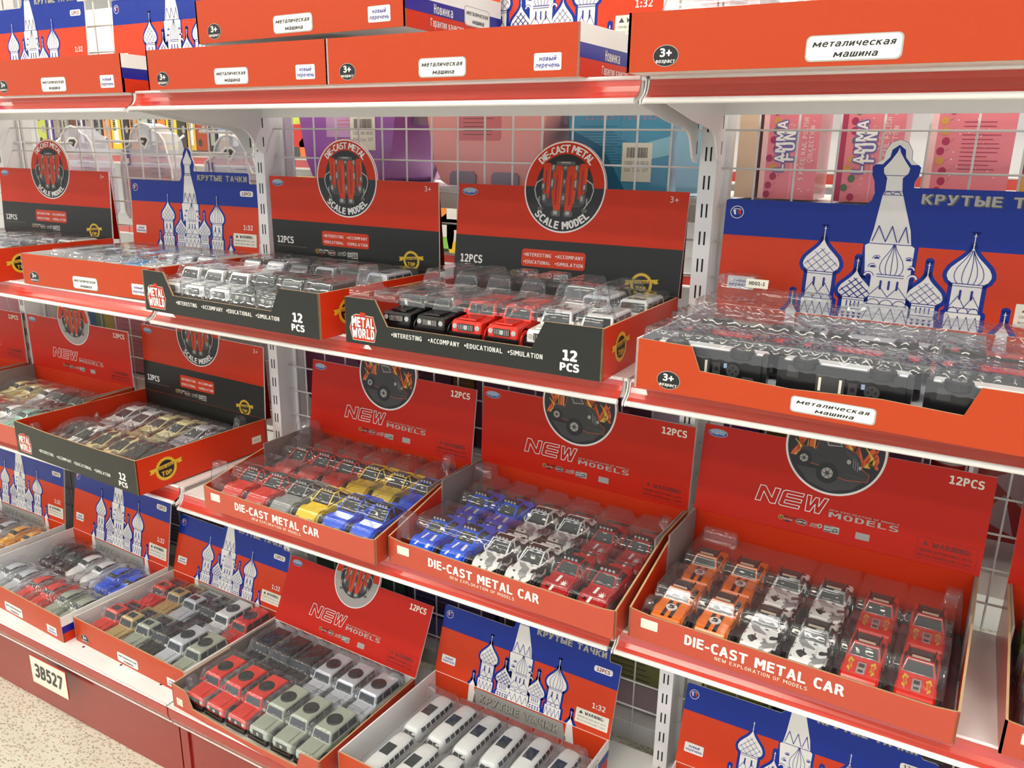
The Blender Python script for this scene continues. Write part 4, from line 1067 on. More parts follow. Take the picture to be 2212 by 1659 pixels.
def car_truck(col):
    """long off-roader shown from below: its black chassis plate carries battery door, screws and speaker"""
    m = paint(col); parts = []; b = MB(); w = MB(); wy = (-.043, .042); r = .0145
    prof = arch_profile([(-.070,.032),(-.066,.036),(-.024,.038),(.030,.038),(.068,.0375),(.070,.034)], .014, [(y, r*1.12) for y in wy])
    extr_body(b, prof, .0240, .0020, m)
    greenhouse(b, w, -.0245, .034, -.014, .030, .0228, .0195, .0376, .0580, m, side_split=(.5,))
    parts += [('body', b.mesh('body'), (0,0,0)), ('windows', w.mesh('windows'), (0,0,0))]
    c = MB(); c.box((-.0225, -.068, .0085), (.0225, .068, .0150), BPLAS)
    c.box((-.0105, -.028, .0070), (.0125, .004, .0086), DGREY); c.box((-.0070, -.025, .0064), (.0090, -.022, .0071), CREAMW); c.box((-.0070, -.002, .0064), (.0090, .001, .0071), CREAMW)
    c.box((-.008, .008, .0072), (.008, .018, .0086), DGREY); c.cyl((0, .013, .0073), (0,0,-1), .0025, .0008, INK, 12)
    c.cyl((0, .034, .0086), (0,0,-1), .0085, .0016, DGREY, 24); 
    for a in range(4): c.cyl((.004*cos(a*pi/2), .034+.004*sin(a*pi/2), .0071), (0,0,-1), .0012, .0004, INK, 8)
    c.box((.002, .022, .0075), (.008, .026, .0086), mat('pale_blue_label', (150, 170, 200), .3))
    for x, y in ((-.016,-.045),(.016,-.045),(-.016,.052),(.016,.052)): c.cyl((x, y, .0086), (0,0,-1), .0024, .0010, INK, 12)
    c.box((-.018, .046, .0074), (-.006, .060, .0086), DGREY); c.box((.004, -.062, .0074), (.018, -.048, .0086), DGREY)
    parts.append(('chassis', c.mesh('chassis'), (0,0,0)))
    part(parts, 'bumper', ((-.0245, -.0745, .0115), (.0245, -.0680, .0215), BPLAS), ((-.0245, .0680, .0115), (.0245, .0745, .0215), BPLAS))
    rk = MB()
    for sg in (-1, 1): rk.tube([(sg*.017, -.010, .058), (sg*.017, -.010, .061), (sg*.017, .028, .061), (sg*.017, .028, .058)], .0010, BPLAS, 6)
    for k in range(4): rk.tube([(-.017, -.008+.011*k, .061), (.017, -.008+.011*k, .061)], .0009, BPLAS, 6)
    parts.append(('roof_rack', rk.mesh('roof_rack'), (0,0,0)))
    wheels(parts, wy, r, .0115, .0215); return parts, (.148, .050, .062)

MAKER = {'suv': lambda c: car_suv(c), 'disc': lambda c: car_suv(c, True, False), 'pickup': car_pickup, 'muscle': car_muscle, 'racer': car_racer, 'buggy': lambda c: car_racer(c, True),
         'wedge': car_wedge, 'classic': car_classic, 'bus': car_bus, 'truck': car_truck}
KIND = {'suv': 'boxy jeep', 'disc': 'roof disc jeep', 'pickup': 'pickup', 'muscle': 'muscle car', 'racer': 'racing car', 'buggy': 'caged buggy', 'wedge': 'wedge coupe', 'classic': 'rounded classic car', 'bus': 'bus', 'truck': 'truck'}
ORD = ['first', 'second', 'third', 'fourth', 'fifth', 'sixth']
PROTO = {}
def toy_car(kind, col, M, label, group):
    if (kind, col) not in PROTO:
        parts, dims = MAKER[kind](col)
        for nm, me, lc in parts:
            if nm == 'body': fix_normals(me)
        PROTO[(kind, col)] = (parts, dims)
    parts, dims = PROTO[(kind, col)]
    t = thing('toy_bus' if kind == 'bus' else ('toy_pickup' if kind == 'pickup' else 'toy_car'), label, 'toy bus' if kind == 'bus' else 'toy car', group=group)
    t.matrix_world = M
    for nm, me, lc in parts:
        if nm == 'wheel':
            o = link(nm, me[0], t, lc); q = link('wheel_rim', me[1], o)
            if lc[0] < 0: q.rotation_euler = (0, 0, pi)
        else: link(nm, me, t, lc)
    return t

# ---------------------------------------------------------------- display boxes on the shelves
FLAG = 'church pictured display box'
def B(*a, **k): return display_box(*a, **k)
B('1z', 'flag', 'flag', .385, .262, .058, .06, .150, -.850, -.285, Z1-.002, .0, .05, 'blue and red church display box at the far left of the top shelf', group='church display boxes')
B('1a', 'flag', 'flag', .375, .262, .060, .06, .145, -.378, -.282, Z1-.002, .0, .05, 'red church display box on top shelf, its header half hidden by the stacked box', group='church display boxes')
B('1b', 'flag', 'flag', .3734, .262, .0585, .06, .138, .0660, -.2870, Z1, .0, .05, 'low red church display box on top shelf underneath the stacked box', header=False, group='church display boxes')
B('1c', 'flag', 'flag', .3826, .262, .0585, .0645, .150, .4390, -.2870, Z1, -.0083, .04, 'red church display box on top shelf, right of the stack, striped side showing', group='church display boxes')
B('1e', 'flag', 'flag', .460, .262, .0600, .066, .150, .8890, -.312, Z1, .0, .05, 'largest nearest red church display box on the top shelf at right', header=False, group='church display boxes')
o = B('1d', 'flag', 'flag', .388, .244, .0600, .064, .140, .1800, -.280, Z1+.0635, .0, .05, 'red church display box stacked on top of two other boxes', group='church display boxes'); o.rotation_euler[1] = -.012
B('2a', 'scale', 'scale', .410, .270, .066, .066, .148, -.858, -.300, Z2+.003, .02, .06, 'red and black scale model display box at the far left of the second shelf', group='scale model display boxes')
B('2b', 'flag', 'flag', .374, .262, .0600, .060, .138, -.3820, -.2750, Z2+.005, .036, .07, 'red church display box on second shelf between two black fronted boxes', group='church display boxes')
B('2c', 'scale', 'scale', .4085, .300, .0690, .0686, .1533, .0194, -.3020, Z2, -.0286, -.005, 'black fronted scale model display box holding the white toy jeeps', group='scale model display boxes')
B('2d', 'scale', 'scale', .4058, .2920, .0674, .0640, .1585, .4661, -.3015, Z2, .0100, .13, 'black fronted scale model display box holding black and red toy jeeps', group='scale model display boxes')
B('2e', 'flag_halo', 'flag_halo', .460, .279, .0610, .0640, .1520, .9129, -.2940, Z2, -.0619, .0574, 'large church display box holding toy trucks lying on their sides', group='church display boxes')
B('3a', 'engine', 'low', .405, .262, .046, .070, .134, -1.285, -.286, Z3+.009, .03, .02, 'red new models display box cut by the left edge on the third shelf', group='new models display boxes')
B('3b', 'engine', 'low', .4000, .266, .046, .074, .136, -.8430, -.2862, Z3+.009, .0, .005, 'red new models display box with engine disc holding the classic cars', group='new models display boxes')
B('3c', 'scale', 'scale_full', .410, .308, .0690, .066, .158, -.4390, -.308, Z3+.012, -.038, .050, 'black fronted scale model display box holding cream wedge coupes', group='scale model display boxes')
B('3d', 'truck', 'low', .403, .2750, .0448, .080, .1430, .0923, -.2768, Z3, -.0227, .13, 'red new models display box holding the yellow and blue buggies', group='new models display boxes')
B('3e', 'truck', 'low', .399, .2650, .0450, .091, .1410, .5044, -.2642, Z3, -.0447, .043, 'red new models display box holding blue, camouflage and red racing cars', group='new models display boxes')
B('3f', 'truck', 'low', .400, .2500, .0445, .096, .1400, .9137, -.2613, Z3, -.0351, .17, 'red new models display box holding orange and flame painted muscle cars', group='new models display boxes')
B('3g', 'truck', 'low', .400, .2560, .0445, .088, .1400, 1.357, -.2630, Z3, .0, .10, 'red new models display box cut by the right edge of the third shelf', group='new models display boxes')
B('4a', 'flag', 'flag', .400, .270, .062, .062, .160, -1.198, -.298, Z4, .0, .12, 'church display box with yellow cars at the far left of the base shelf', group='church display boxes')
B('4b', 'flag', 'flag', .400, .270, .0620, .063, .170, -.7698, -.298, Z4, -.0383, .17, 'church display box holding rounded red, white and blue classic cars', group='church display boxes')
B('4c', 'flag', 'flag', .3720, .2590, .0580, .055, .1421, -.3590, -.2919, Z4, -.0252, .28, 'church display box holding tan, red and black toy pickups', group='church display boxes')
B('4d', 'engine', 'cut', .3935, .2660, .0515, .056, .145, .0127, -.3314, Z4, -.0351, .45, 'red new models display box with torn front and leaning header on the base shelf', group='new models display boxes')
B('4e', 'flag', 'flag', .3823, .2840, .0640, .0560, .1371, .4260, -.3200, Z4, -.0252, .29, 'church display box holding rows of white toy buses', group='church display boxes')
B('4f', 'flag', 'flag', .385, .262, .062, .060, .140, .935, -.300, Z4, .0, .28, 'church display box at the lower right edge with glare on its blue band', group='church display boxes')
bpy.context.view_layer.update()

# ---------------------------------------------------------------- clear covers and cars
def sstep(x): x = max(0.0, min(1.0, x)); return x*x*(3-2*x)
def hump(car, u, v):
    cx, cy, L, W, H, z0, kind = car
    du = W/2-abs(u-cx); t = (v-(cy-L/2))/L; dv = min(v-(cy-L/2), cy+L/2-v)
    if du < -.004 or dv < -.004: return 0.0
    if kind in ('bus', 'flat'): prof = 1.0
    elif kind == 'wedge': prof = .70+.30*sstep((t-.25)/.3)-.16*sstep((t-.78)/.2)
    elif kind == 'pickup': prof = .72+.28*sstep((t-.30)/.12)-.28*sstep((t-.68)/.08)
    elif kind == 'classic': prof = .72+.28*sstep((t-.22)/.2)-.25*sstep((t-.72)/.25)
    else: prof = .72+.28*sstep((t-.28)/.12)
    top = z0+H*prof
    return top*min(sstep((du+.004)/.0045), sstep((dv+.004)/.0055))
def blister(key, cars, label, base=.010, lugs=(), over=0.0, group='clear blister covers', step=.0024, cells=0, wob=.35):
    t, w, d, hf, hs = BOXES[key]
    m = .0045
    U = [m+(w-2*m)*i/int((w-2*m)/step) for i in range(int((w-2*m)/step)+1)]; V = [m+(d-2*m-.004)*i/int((d-2*m)/step) for i in range(int((d-2*m)/step)+1)]
    rnd = random.Random(sum(map(ord, key))); ph = [rnd.uniform(0, 6.28) for _ in range(8)]
    b = MB(); k = b.mi(CLEAR); nu = len(U)
    for v in V:
        for u in U:
            h = base
            for c in cars:
                if abs(u-c[0]) < c[3]/2+.005 and abs(v-c[1]) < c[2]/2+.005: h = max(h, hump(c, u, v))
            for lu, lv, ru, rv, lh in lugs:
                e = min(ru-abs(u-lu), rv-abs(v-lv))
                if e > -.004: h = max(h, base+(lh-base)*sstep((e+.004)/.009))
            if cells and v < .052 and base+.001 > h-.02:
                q = (u/w*cells) % 1.0; h = max(h, base+(.014 if v > .006 else .0)*(1 if .06 < q < .94 else .35)*sstep((.052-v)/.006))
            h += wob*(.0006*sin(u*190+ph[0])*sin(v*160+ph[1])+.0004*sin(u*430+v*330+ph[2]))
            b.v.append((u, v, h))
    for j in range(len(V)-1):
        for i in range(nu-1):
            a = j*nu+i; b.f.append((a, a+1, a+1+nu, a+nu)); b.m.append(k); b.sm.append(True)
    o = b.build('blister_cover'); o.matrix_world = t.matrix_world.copy()
    tag(o, label, 'plastic cover', group); return o

def insert(key, m, z, label):
    t, w, d, hf, hs = BOXES[key]; b = MB(); e = .006
    b.box((e, e, .0032), (w-e, d-e-.004, z), m)
    for i in range(7):
        u = e+(w-2*e)*i/6; b.box((max(e, u-.0012), e-.0005, z), (min(w-e, u+.0012), .018, z+.003), m)
    o = b.build('tray_insert'); o.matrix_world = t.matrix_world.copy(); tag(o, label, 'tray insert', 'moulded tray inserts')
def fill(key, front, rear, tray, u0, pitch, vf, vr, z, cover=None, yaw=0.0, sc=1.0, **bk):
    t, w, d, hf, hs = BOXES[key]; hs_ = []
    rnd = random.Random(len(tray)*13+len(key))
    allc = front+rear
    for row, lst, vc in (('front', front, vf), ('rear', rear, vr)):
        seen = 0; only = sum(1 for q in lst if q) == 1
        for i, it in enumerate(lst):
            if it is None: continue
            kind, col = it; u = u0+pitch*i
            M = t.matrix_world @ Matrix.Translation((u, vc, z)) @ Matrix.Rotation(yaw+rnd.uniform(-.025, .025), 4, 'Z') @ Matrix.Scale(sc, 4)
            nm = KIND[kind]
            lab = '%s %s, %s in %s row of %s tray' % (col, nm, 'alone' if only else ORD[seen]+' from left', row, tray); seen += 1
            toy_car(kind, col, M, lab, 'toy vehicles in the %s tray' % tray)
            L, W, H = PROTO[(kind, col)][1]
            hs_.append((u, vc, L*sc+.008, W*sc+.006, H*sc+.0035, z, {'disc': 'suv', 'buggy': 'racer'}.get(kind, kind)))
    if cover: blister(key, hs_+list(bk.pop('extra', [])), cover, **bk)
R6 = lambda k, *c: [(k, x) if x else None for x in c]
insert('3d', BPLAS, .0100, 'black moulded insert under the yellow and blue buggies')
insert('3e', BPLAS, .0100, 'black moulded insert under the blue and red racing cars')
insert('3f', mat('smoky_insert', (70, 74, 84), .25, coat=.4), .0080, 'smoky moulded insert under the orange muscle cars')
insert('3g', BPLAS, .0100, 'black moulded insert at the right edge of the third shelf')
insert('2e', mat('pale_insert', (196, 204, 214), .35), .0080, 'pale moulded insert under the trucks lying on their sides')
insert('2d', mat('white_insert', (226, 226, 226), .4), .0110, 'white moulded insert under the black and red jeeps')
insert('2c', mat('white_insert', (226, 226, 226), .4), .0110, 'white moulded insert under the white jeeps of the second shelf')
fill('2c', R6('suv', 'white', 'white', 'white', 'dark green', 'dark green', 'dark grey'), R6('suv', 'dark grey', 'silver', 'dark grey', 'silver', 'dark green', 'silver'), 'white jeep', .050, .0605, .076, .212, .016,
     'wrinkled clear cover over the white jeeps on the second shelf', base=.030, wob=.7, lugs=((.02,.02,.008,.008,.075),))
fill('2d', R6('suv', 'black', 'black', 'red', 'red', 'white', 'white'), R6('suv', None, None, None, None, 'white', 'white'), 'black and red jeep', .078, .0585, .078, .208, .016,
     'tall clear cover with corner towers over black and red jeeps', base=.066, cells=9,
     lugs=((.022,.030,.012,.016,.112),(.350,.070,.026,.022,.108),(.385,.040,.012,.016,.09))+tuple((.055+.058*i,.20,.021,.050,.094) for i in range(6)))
tt, tw, td, thf, ths = BOXES['2e']
ht = []
LIE = Matrix(((0,1,0,0),(0,0,1,0),(1,0,0,0),(0,0,0,1)))
TC = ['red', 'white', 'olive grey', 'white', 'black', 'red']
for r in range(3):
    for i, u in enumerate((.082, .232, .382)):
        v = .012+.082*r; zc = .034; col = ('white', 'white', 'white', 'red', 'red', 'red', 'olive grey', 'white', 'red')[r*3+i]
        M = tt.matrix_world @ Matrix.Translation((u, v, zc)) @ LIE @ Matrix.Scale(.93, 4)
        toy_car('truck', col, M, '%s toy truck lying on its side, %s row, %s from left, on second shelf' % (col, ('front', 'middle', 'rear')[r], ORD[i]), 'trucks lying on their sides')
        ht.append((u, v+.030, .072, .152, .062+.006*r, .012, 'flat'))
blister('2e', ht, 'wide clear cover over the toy trucks lying on their sides', base=.048, wob=1.6, lugs=((.045,.24,.03,.02,.115),(.12,.235,.05,.02,.098),(.25,.235,.06,.02,.09),(.02,.03,.010,.014,.074)))
t = thing('price_sticker', 'small white barcode sticker on the clear cover of the trucks', 'sticker', tuple(tt.matrix_world @ Vector((.060, .215, .101))), -.06)
p = Panel().frame((0,0,0), (1,0,0), (0,.25,.97), (0,-.97,.25)); p.prism([(0,0),(.030,0),(.030,.012),(0,.012)], lambda u, v, d: (u, .25*v+.0006-d, .97*v), 0, .0006, STICK)
p.text('HD01-1', .015, .004, .0045, DGREY, 1, 'c', .02); p.build('label', t)
fill('3b', [('classic', c) for c in ('red', 'red', 'deep red', 'white', 'teal', 'olive grey')], [('classic', c) for c in ('cream', 'cream', 'white', 'black', 'dark green', 'sky blue')], 'pastel classic car', .050, .0600, .072, .196, .004,
     'clear cover over the pastel classic cars on third shelf', base=.012)
fill('3a', [('classic', c) for c in ('red', 'white', 'red', 'black', 'red', 'teal')], [('classic', c) for c in ('cream', 'white', 'black', 'cream', 'red', 'cream')], 'far left classic car', .050, .0600, .072, .196, .004,
     'clear cover over the classic cars cut by the left edge', base=.012)
fill('3c', R6('wedge', 'black camouflage', 'white camouflage', 'cream camouflage', 'cream camouflage', 'black', 'black'), R6('wedge', 'white', 'white', 'cream', 'cream', 'silver', 'black'), 'cream wedge coupe', .052, .0605, .092, .222, .006,
     'clear cover with small raised tabs over the cream wedge coupes', base=.014, wob=1.3, lugs=tuple((.052+.0605*i,.150,.008,.006,.058) for i in range(6))+((.375,.27,.012,.012,.075),(.02,.03,.010,.012,.060)))
fill('3d', R6('buggy', 'red', 'red', 'grey', 'yellow', 'blue', 'blue'), R6('buggy', 'red', 'red', 'red', 'yellow', 'yellow', 'blue'), 'yellow and blue buggy', .048, .0615, .072, .196, .0105,
     'tall clear cover with flat tops over the yellow and blue buggies', base=.018, extra=[(.048+.0615*i, .104, .062, .047, .072-.012, .012, 'flat') for i in range(6)]+[(.048+.0615*i, .226, .060, .047, .082-.012, .012, 'flat') for i in range(6)],
     lugs=((.022,.022,.013,.013,.088),(.035,.235,.022,.018,.108),(.380,.235,.012,.012,.108)))
fill('3e', R6('racer', 'blue', 'blue', 'white camouflage', 'white camouflage', 'deep red', 'deep red'), R6('racer', 'blue', 'blue', 'white camouflage', 'white camouflage', 'deep red', 'deep red'), 'blue and red racer', .050, .0605, .0665, .187, .0105,
     'tall clear cover over the blue, camouflage and red racing cars', sc=.96, base=.018, extra=[(.050+.0605*i, .100, .050, .046, .066-.012, .012, 'flat') for i in range(6)]+[(.050+.0605*i, .220, .056, .046, .076-.012, .012, 'flat') for i in range(6)],
     lugs=((.022,.024,.013,.016,.080),(.030,.235,.022,.014,.098),(.378,.225,.012,.012,.090)))
fill('3f', R6('muscle', 'orange', 'orange', 'white camouflage', 'white camouflage', 'red', 'red'), R6('muscle', 'orange', 'orange', 'white camouflage', 'white camouflage', 'red', 'red'), 'orange muscle car', .047, .0610, .0655, .181, .0085,
     'clear cover over the orange, camouflage and flame painted muscle cars', sc=.94, base=.014, lugs=((.022,.024,.010,.012,.055),(.375,.215,.014,.012,.085),(.055,.218,.030,.010,.085)))
fill('3g', R6('muscle', 'orange', None, None, None, None, None), R6('muscle', None, None, None, None, None, None), 'right edge', .047, .0610, .073, .192, .0105,
     'clear cover in the tray cut by the right edge of the picture', base=.018, extra=[(.047, .192, .12, .054, .055, .01, 'suv')])
b = MB(); paint('olive grey'); lime = mat('paint_lime', (176, 206, 40), .25, coat=.6)
PROTO[('muscle', 'lime green')] = ([(n, (lambda me: (me.materials.__setitem__(0, lime), me)[1])(me.copy()) if n == 'body' else me, l) for n, me, l in PROTO[('muscle', 'red')][0]], PROTO[('muscle', 'red')][1])
toy_car('muscle', 'lime green', BOXES['3g'][0].matrix_world @ Matrix.Translation((.047, .192, .0105)), 'lime green toy car in the tray cut by the right edge', 'toy vehicles in the right edge tray')
fill('4a', [('classic', c) for c in ('silver', 'grey', 'amber', 'amber', 'amber', 'yellow')], [('classic', c) for c in ('black', 'silver', 'grey', 'silver', 'amber', 'amber')], 'yellow classic car', .050, .0600, .074, .204, .004,
     'clear cover over the yellow classic cars at far left of the base shelf', base=.012)
fill('4b', [('classic', c) for c in ('silver', 'silver', 'red', 'red', 'olive grey', 'olive grey')], [('classic', c) for c in ('black', 'black', 'white', 'white', 'blue', 'blue')], 'rounded classic car', .050, .0600, .078, .206, .004,
     'clear cover over the rounded classic cars on the base shelf', base=.012, wob=1.3)
fill('4c', [('pickup', 'red'), ('pickup', 'tan'), ('pickup', 'olive grey'), ('pickup', 'black'), ('disc', 'silver'), ('disc', 'olive grey')], [('pickup', 'red'), ('pickup', 'tan'), ('pickup', 'silver'), ('pickup', 'black'), ('disc', 'white'), ('disc', 'red')], 'tan pickup', .045, .0560, .072, .193, .004,
     'clear cover over the tan and red pickups on the base shelf', base=.012, wob=1.3)
fill('4d', R6('disc', 'red', 'red', 'red', 'olive grey', 'olive grey', 'olive grey'), R6('disc', 'black', 'black', 'black', 'silver', 'silver', 'silver'), 'disc jeep', .052, .0590, .070, .192, .004,
     'wrinkled clear cover over the red jeeps with round roof discs', base=.012, wob=1.3, lugs=((.025,.03,.012,.012,.060),(.365,.24,.016,.012,.075)))
fill('4e', R6('bus', *['white']*6), R6('bus', *['white']*6), 'white bus', .056, .0550, .064, .186, .006,
     'clear cover over the white toy buses', sc=.85, yaw=-.05, wob=.8, base=.012, step=.0034, lugs=((.030,.235,.014,.010,.060),(.350,.235,.014,.010,.060)))
fill('1b', R6('suv', 'silver', None, None, None, None, None), [], 'stacked box', .045, .06, .19, .19, .010, 'clear cover poking above the low box under the stack', base=.050, lugs=((-.0+.03,.15,.03,.05,.078),), step=.005)
blister('1e', [], 'clear cover rising above the largest top shelf box', base=.055, lugs=((.08,.10,.05,.08,.085),(.22,.10,.05,.08,.08),(.36,.10,.05,.08,.085)), step=.005)
fill('2b', [], R6('suv', 'silver', 'silver', 'sky blue', 'white', 'silver', 'silver'), 'silver jeep', .050, .055, .08, .18, .004, 'clear cover over the silver jeeps behind the red church box front', base=.052, lugs=tuple((.04+.057*i,.10,.022,.05,.066) for i in range(6)), step=.0034)
fill('2a', [], R6('suv', 'dark grey', 'white', 'silver', 'black', 'silver', 'white'), 'far left jeep', .050, .060, .08, .205, .010, 'clear cover over the jeeps at far left of the second shelf', base=.058, lugs=tuple((.05+.060*i,.09,.022,.05,.080) for i in range(6)), step=.0034)

# ---------------------------------------------------------------- goods seen through the grid
def carton(name, label, cat, x0, x1, y0, y1, z0, z1, m, group=None, deco=None):
    t = thing(name, label, cat, (x0, y0, z0), 0, group); w, d, h = x1-x0, y1-y0, z1-z0
    b = MB(); b.box((0, 0, 0), (w, d, h), m); b.build('carton_body', t)
    if deco:
        p = Panel().frame((0,0,0), (1,0,0), (0,0,1), (0,-1,0)); deco(p, w, h); p.build('printed_back', t)
    return t
def barcode(p, u, v, w, h, k=3, txt=True):
    p.rect(u, v, u+w, v+h, STICK, k); rnd = random.Random(int(u*1e4)+5); x = u+.15*w
    while x < u+.85*w:
        q = rnd.choice((.0004, .0007, .001)); p.rect(x, v+.62*h, x+q, v+.88*h, INK, k+1); x += q+rnd.choice((.0005, .0008))
    if txt:
        for i, s in enumerate(('ZY1106010  16040/  00010-033', '20.04   32 pcs   3.07T')): p.text(s, u+.5*w, v+(.44-.18*i)*h, .09*h, DGREY, k+1, width=.8*w)
def lines(p, u0, u1, v0, v1, n, m, k=1, hgt=.0016):
    rnd = random.Random(n*7+int(u0*999))
    for i in range(n):
        v = v1-(v1-v0)*i/max(1, n-1); p.rect(u0, v, u0+(u1-u0)*rnd.uniform(.7, 1), v+hgt, m, k)
LILAC = mat('lilac_plastic', (158, 92, 178), .32, coat=.3); LILACP = mat('pale_lilac_panel', (206, 160, 206), .35)
PINKP = mat('salmon_pink_plastic', (238, 160, 156), .32, coat=.3); PINKD = mat('rose_label', (214, 120, 128), .4); GREYF = mat('grey_plastic_foot', (150, 142, 158), .5)
def play_case(label, x0, x1, z0, ztop, m, ml, prm, feet):
    t = thing('play_case', label, 'toy case', ((x0+x1)/2, .10, z0)); hw = (x1-x0)/2; H = ztop-z0
    out = [(-hw*.62,0),(hw*.62,0),(hw*.74,.008),(hw*.86,.04),(hw*.97,H*.6),(hw,H),(-hw,H),(-hw*.97,H*.6),(-hw*.86,.04),(-hw*.74,.008)]
    b = MB(); b.prism(out, lambda u, v, d: (u, .0-d+.16, v), 0, .16, m); b.build('case_body', t)
    b = MB(); rim = [(u*1.05, .03+max(0, v-.03) if v > .03 else v-.002) for u, v in out]; b.prism(offset_poly(out, .006), lambda u, v, d: (u, .185-d, v+.002), 0, .02, ml); b.build('case_lid', t)
    for sg in feet:
        b = MB(); b.prism([(sg*hw*.35-.028,0.001),(sg*hw*.35+.028,.001),(sg*hw*.35+.028,.020),(sg*hw*.35+.022,.026),(sg*hw*.35-.022,.026),(sg*hw*.35-.028,.020)], lambda u, v, d: (u, .0-d, v), 0, .004, GREYF); b.build('foot', t)
    b = MB(); b.box((hw*.93, .06, H*.55), (hw*1.06, .10, H*.85), GREYF); b.build('latch', t)
    p = Panel().frame((0,0,0), (1,0,0), (0,0,1), (0,-1,0)); prm(p, hw, H); p.build('printed_label', t)
    return t
def pr1(p, hw, H):
    p.rect(-.05, H*.42, .055, H*1.0, LILACP, 1); lines(p, -.02, .055, H*.50, H*.98, 14, PINKD, 2); barcode(p, .012, H*.30, .062, .066, 4)
def pr2(p, hw, H):
    p.rrect(-.06, H*.40, .035, H, .006, PINKD, 1); p.rrect(-.035, .052, .055, H, .008, PINKP, 0); lines(p, -.045, .02, H*.45, H*.62, 6, DGREY, 2, .0010); lines(p, -.045, .02, H*.70, H*.80, 4, DGREY, 2, .0010)
    p.rrect(-.055, H*.85, .01, H*1.0, .002, STICK, 3); p.text('1.6.2.3.Н', -.022, H*.93, .005, DGREY, 4); p.text('2022.10.25', -.022, H*.87, .005, DGREY, 4)
play_case('lilac plastic play case with barcode label behind the grid', .012, .262, 1.2, 1.40, LILAC, LILACP, pr1, (-1, 1))
play_case('salmon pink plastic play case with grey feet behind the grid', .330, .585, 1.2, 1.40, PINKP, LILACP, pr2, (-1, 1))
AQUA = mat('aqua_blue_print', (70, 150, 186), .3, coat=.4); TEALD = mat('deep_teal_print', (34, 104, 140), .3); AQL = mat('pale_aqua_print', (150, 206, 224), .3)
def deco_blue(p, w, h):
    p.poly([(0,0),(.6*w,0),(.35*w,.5*h),(0,.7*h)], TEALD, 1); lines(p, .02, .6*w, .25*h, .72*h, 16, TEALD, 2, .0010)
    p.poly([(.55*w,.3*h),(w,.42*h),(w,.62*h),(.62*w,.5*h)], AQL, 1)
    p.text('Little Princess', .52*w, .80*h, .012, mat('rose_script', (196, 130, 160), .4), 3, 'c', .0, .3, width=.70*w)
    p.rect(.52*w, .0, .522*w, h, TEALD, 2); barcode(p, .55*w, .12*h, .052, .062, 4)
carton('princess_box', 'aqua blue Little Princess box behind the grid of the middle bay', 'toy box', .620, .800, .11, .30, 1.2, 1.345, AQUA, deco=deco_blue)
b = MB(); b.prism([(0,0),(.05,.004),(.056,.07),(.05,.14),(.0,.138),(-.006,.07)], lambda u, v, d: (u, -d, v), 0, .03, mat('iridescent_blue_film', (150, 200, 226), .15, coat=.6)); o = b.build('foil_bag'); o.location = (.815, .14, 1.2); tag(o, 'pale blue foil bag between the aqua box and the upright', 'bag')
ROSE = mat('rose_pink_print', (222, 122, 134), .3, coat=.3); ROSED = mat('berry_print', (168, 44, 84), .35); LEAF = mat('leaf_print', (84, 110, 84), .4); MUST = mat('mustard_print', (206, 150, 70), .4); LAV = mat('lavender_print', (110, 96, 160), .35); PALEP = mat('pale_pink_print', (240, 190, 190), .35)
def deco_nail(full):
    def f(p, w, h):
        p.rect(.0, 0, .10*w, h, ROSED if full == 2 else PALEP, 1); rnd = random.Random(full)
        p.rect(.55*w, 0, .56*w, .45*h, PALEP, 1)
        for k in range(11): 
            u, v = rnd.uniform(.14, .28)*w, (k+.5)/11*h
            p.ell(u, v, .005, .0055, rnd.choice((ROSED, MUST, LEAF, ROSED)), 2, 10); p.poly([(u+.006, v), (u+.011, v+.005), (u+.008, v+.001)], LEAF, 2)
        for k in range(26): u, v = rnd.uniform(.3, .95)*w, rnd.uniform(0, 1)*h; p.ell(u, v, .0009, .0009, WHITE, 2, 6)
        if full < 3:
            for m, bd, k in ((LAV, .09, 3), (WHITE, .01, 4)):
                p.text('LAMMA', .42*w, .53*h, .014, m, k, 'c', bd, rot=pi/2); p.text('FUN', .58*w, .53*h, .017, m, k, 'c', bd, rot=pi/2)
            p.text('5 PIECE NAIL POLISH', .78*w, .50*h, .0062, PALEP, 3, 'c', .02, rot=pi/2); p.text('COLLECTION', .90*w, .55*h, .0062, PALEP, 3, 'c', .02, rot=pi/2)
        else:
            p.text('COLLECTION', .72*w, .86*h, .0075, PALEP, 3, 'c', .02); lines(p, .40*w, .85*w, .30*h, .76*h, 13, ROSED, 3, .0010)
    return f
for i, (x0, x1) in enumerate(((.948, 1.030), (1.058, 1.142), (1.172, 1.275))):
    carton('nail_polish_box', ('pink nail polish set box with floral strip behind the right bay grid', 'second pink nail polish set box, behind the white church spire tip', 'pink nail polish box showing its text back at the right')[i], 'toy box', x0, x1, .10, .20, 1.2, 1.345, ROSE, 'pink nail polish boxes', deco_nail(i+1))
carton('cream_box', 'plain cream box beside the right upright behind the grid', 'toy box', .912, .940, .10, .20, 1.2, 1.345, mat('cream_print', (226, 196, 168), .4))
carton('glitter_box', 'pink and cream box at the right edge behind the grid', 'toy box', 1.290, 1.36, .10, .20, 1.2, 1.345, ROSED, None, lambda p, w, h: (p.poly([(0,0),(.5*w,0),(.3*w,.5*h),(0,.3*h)], MUST, 1), p.rect(.5*w, 0, w, h, PALEP, 1)))

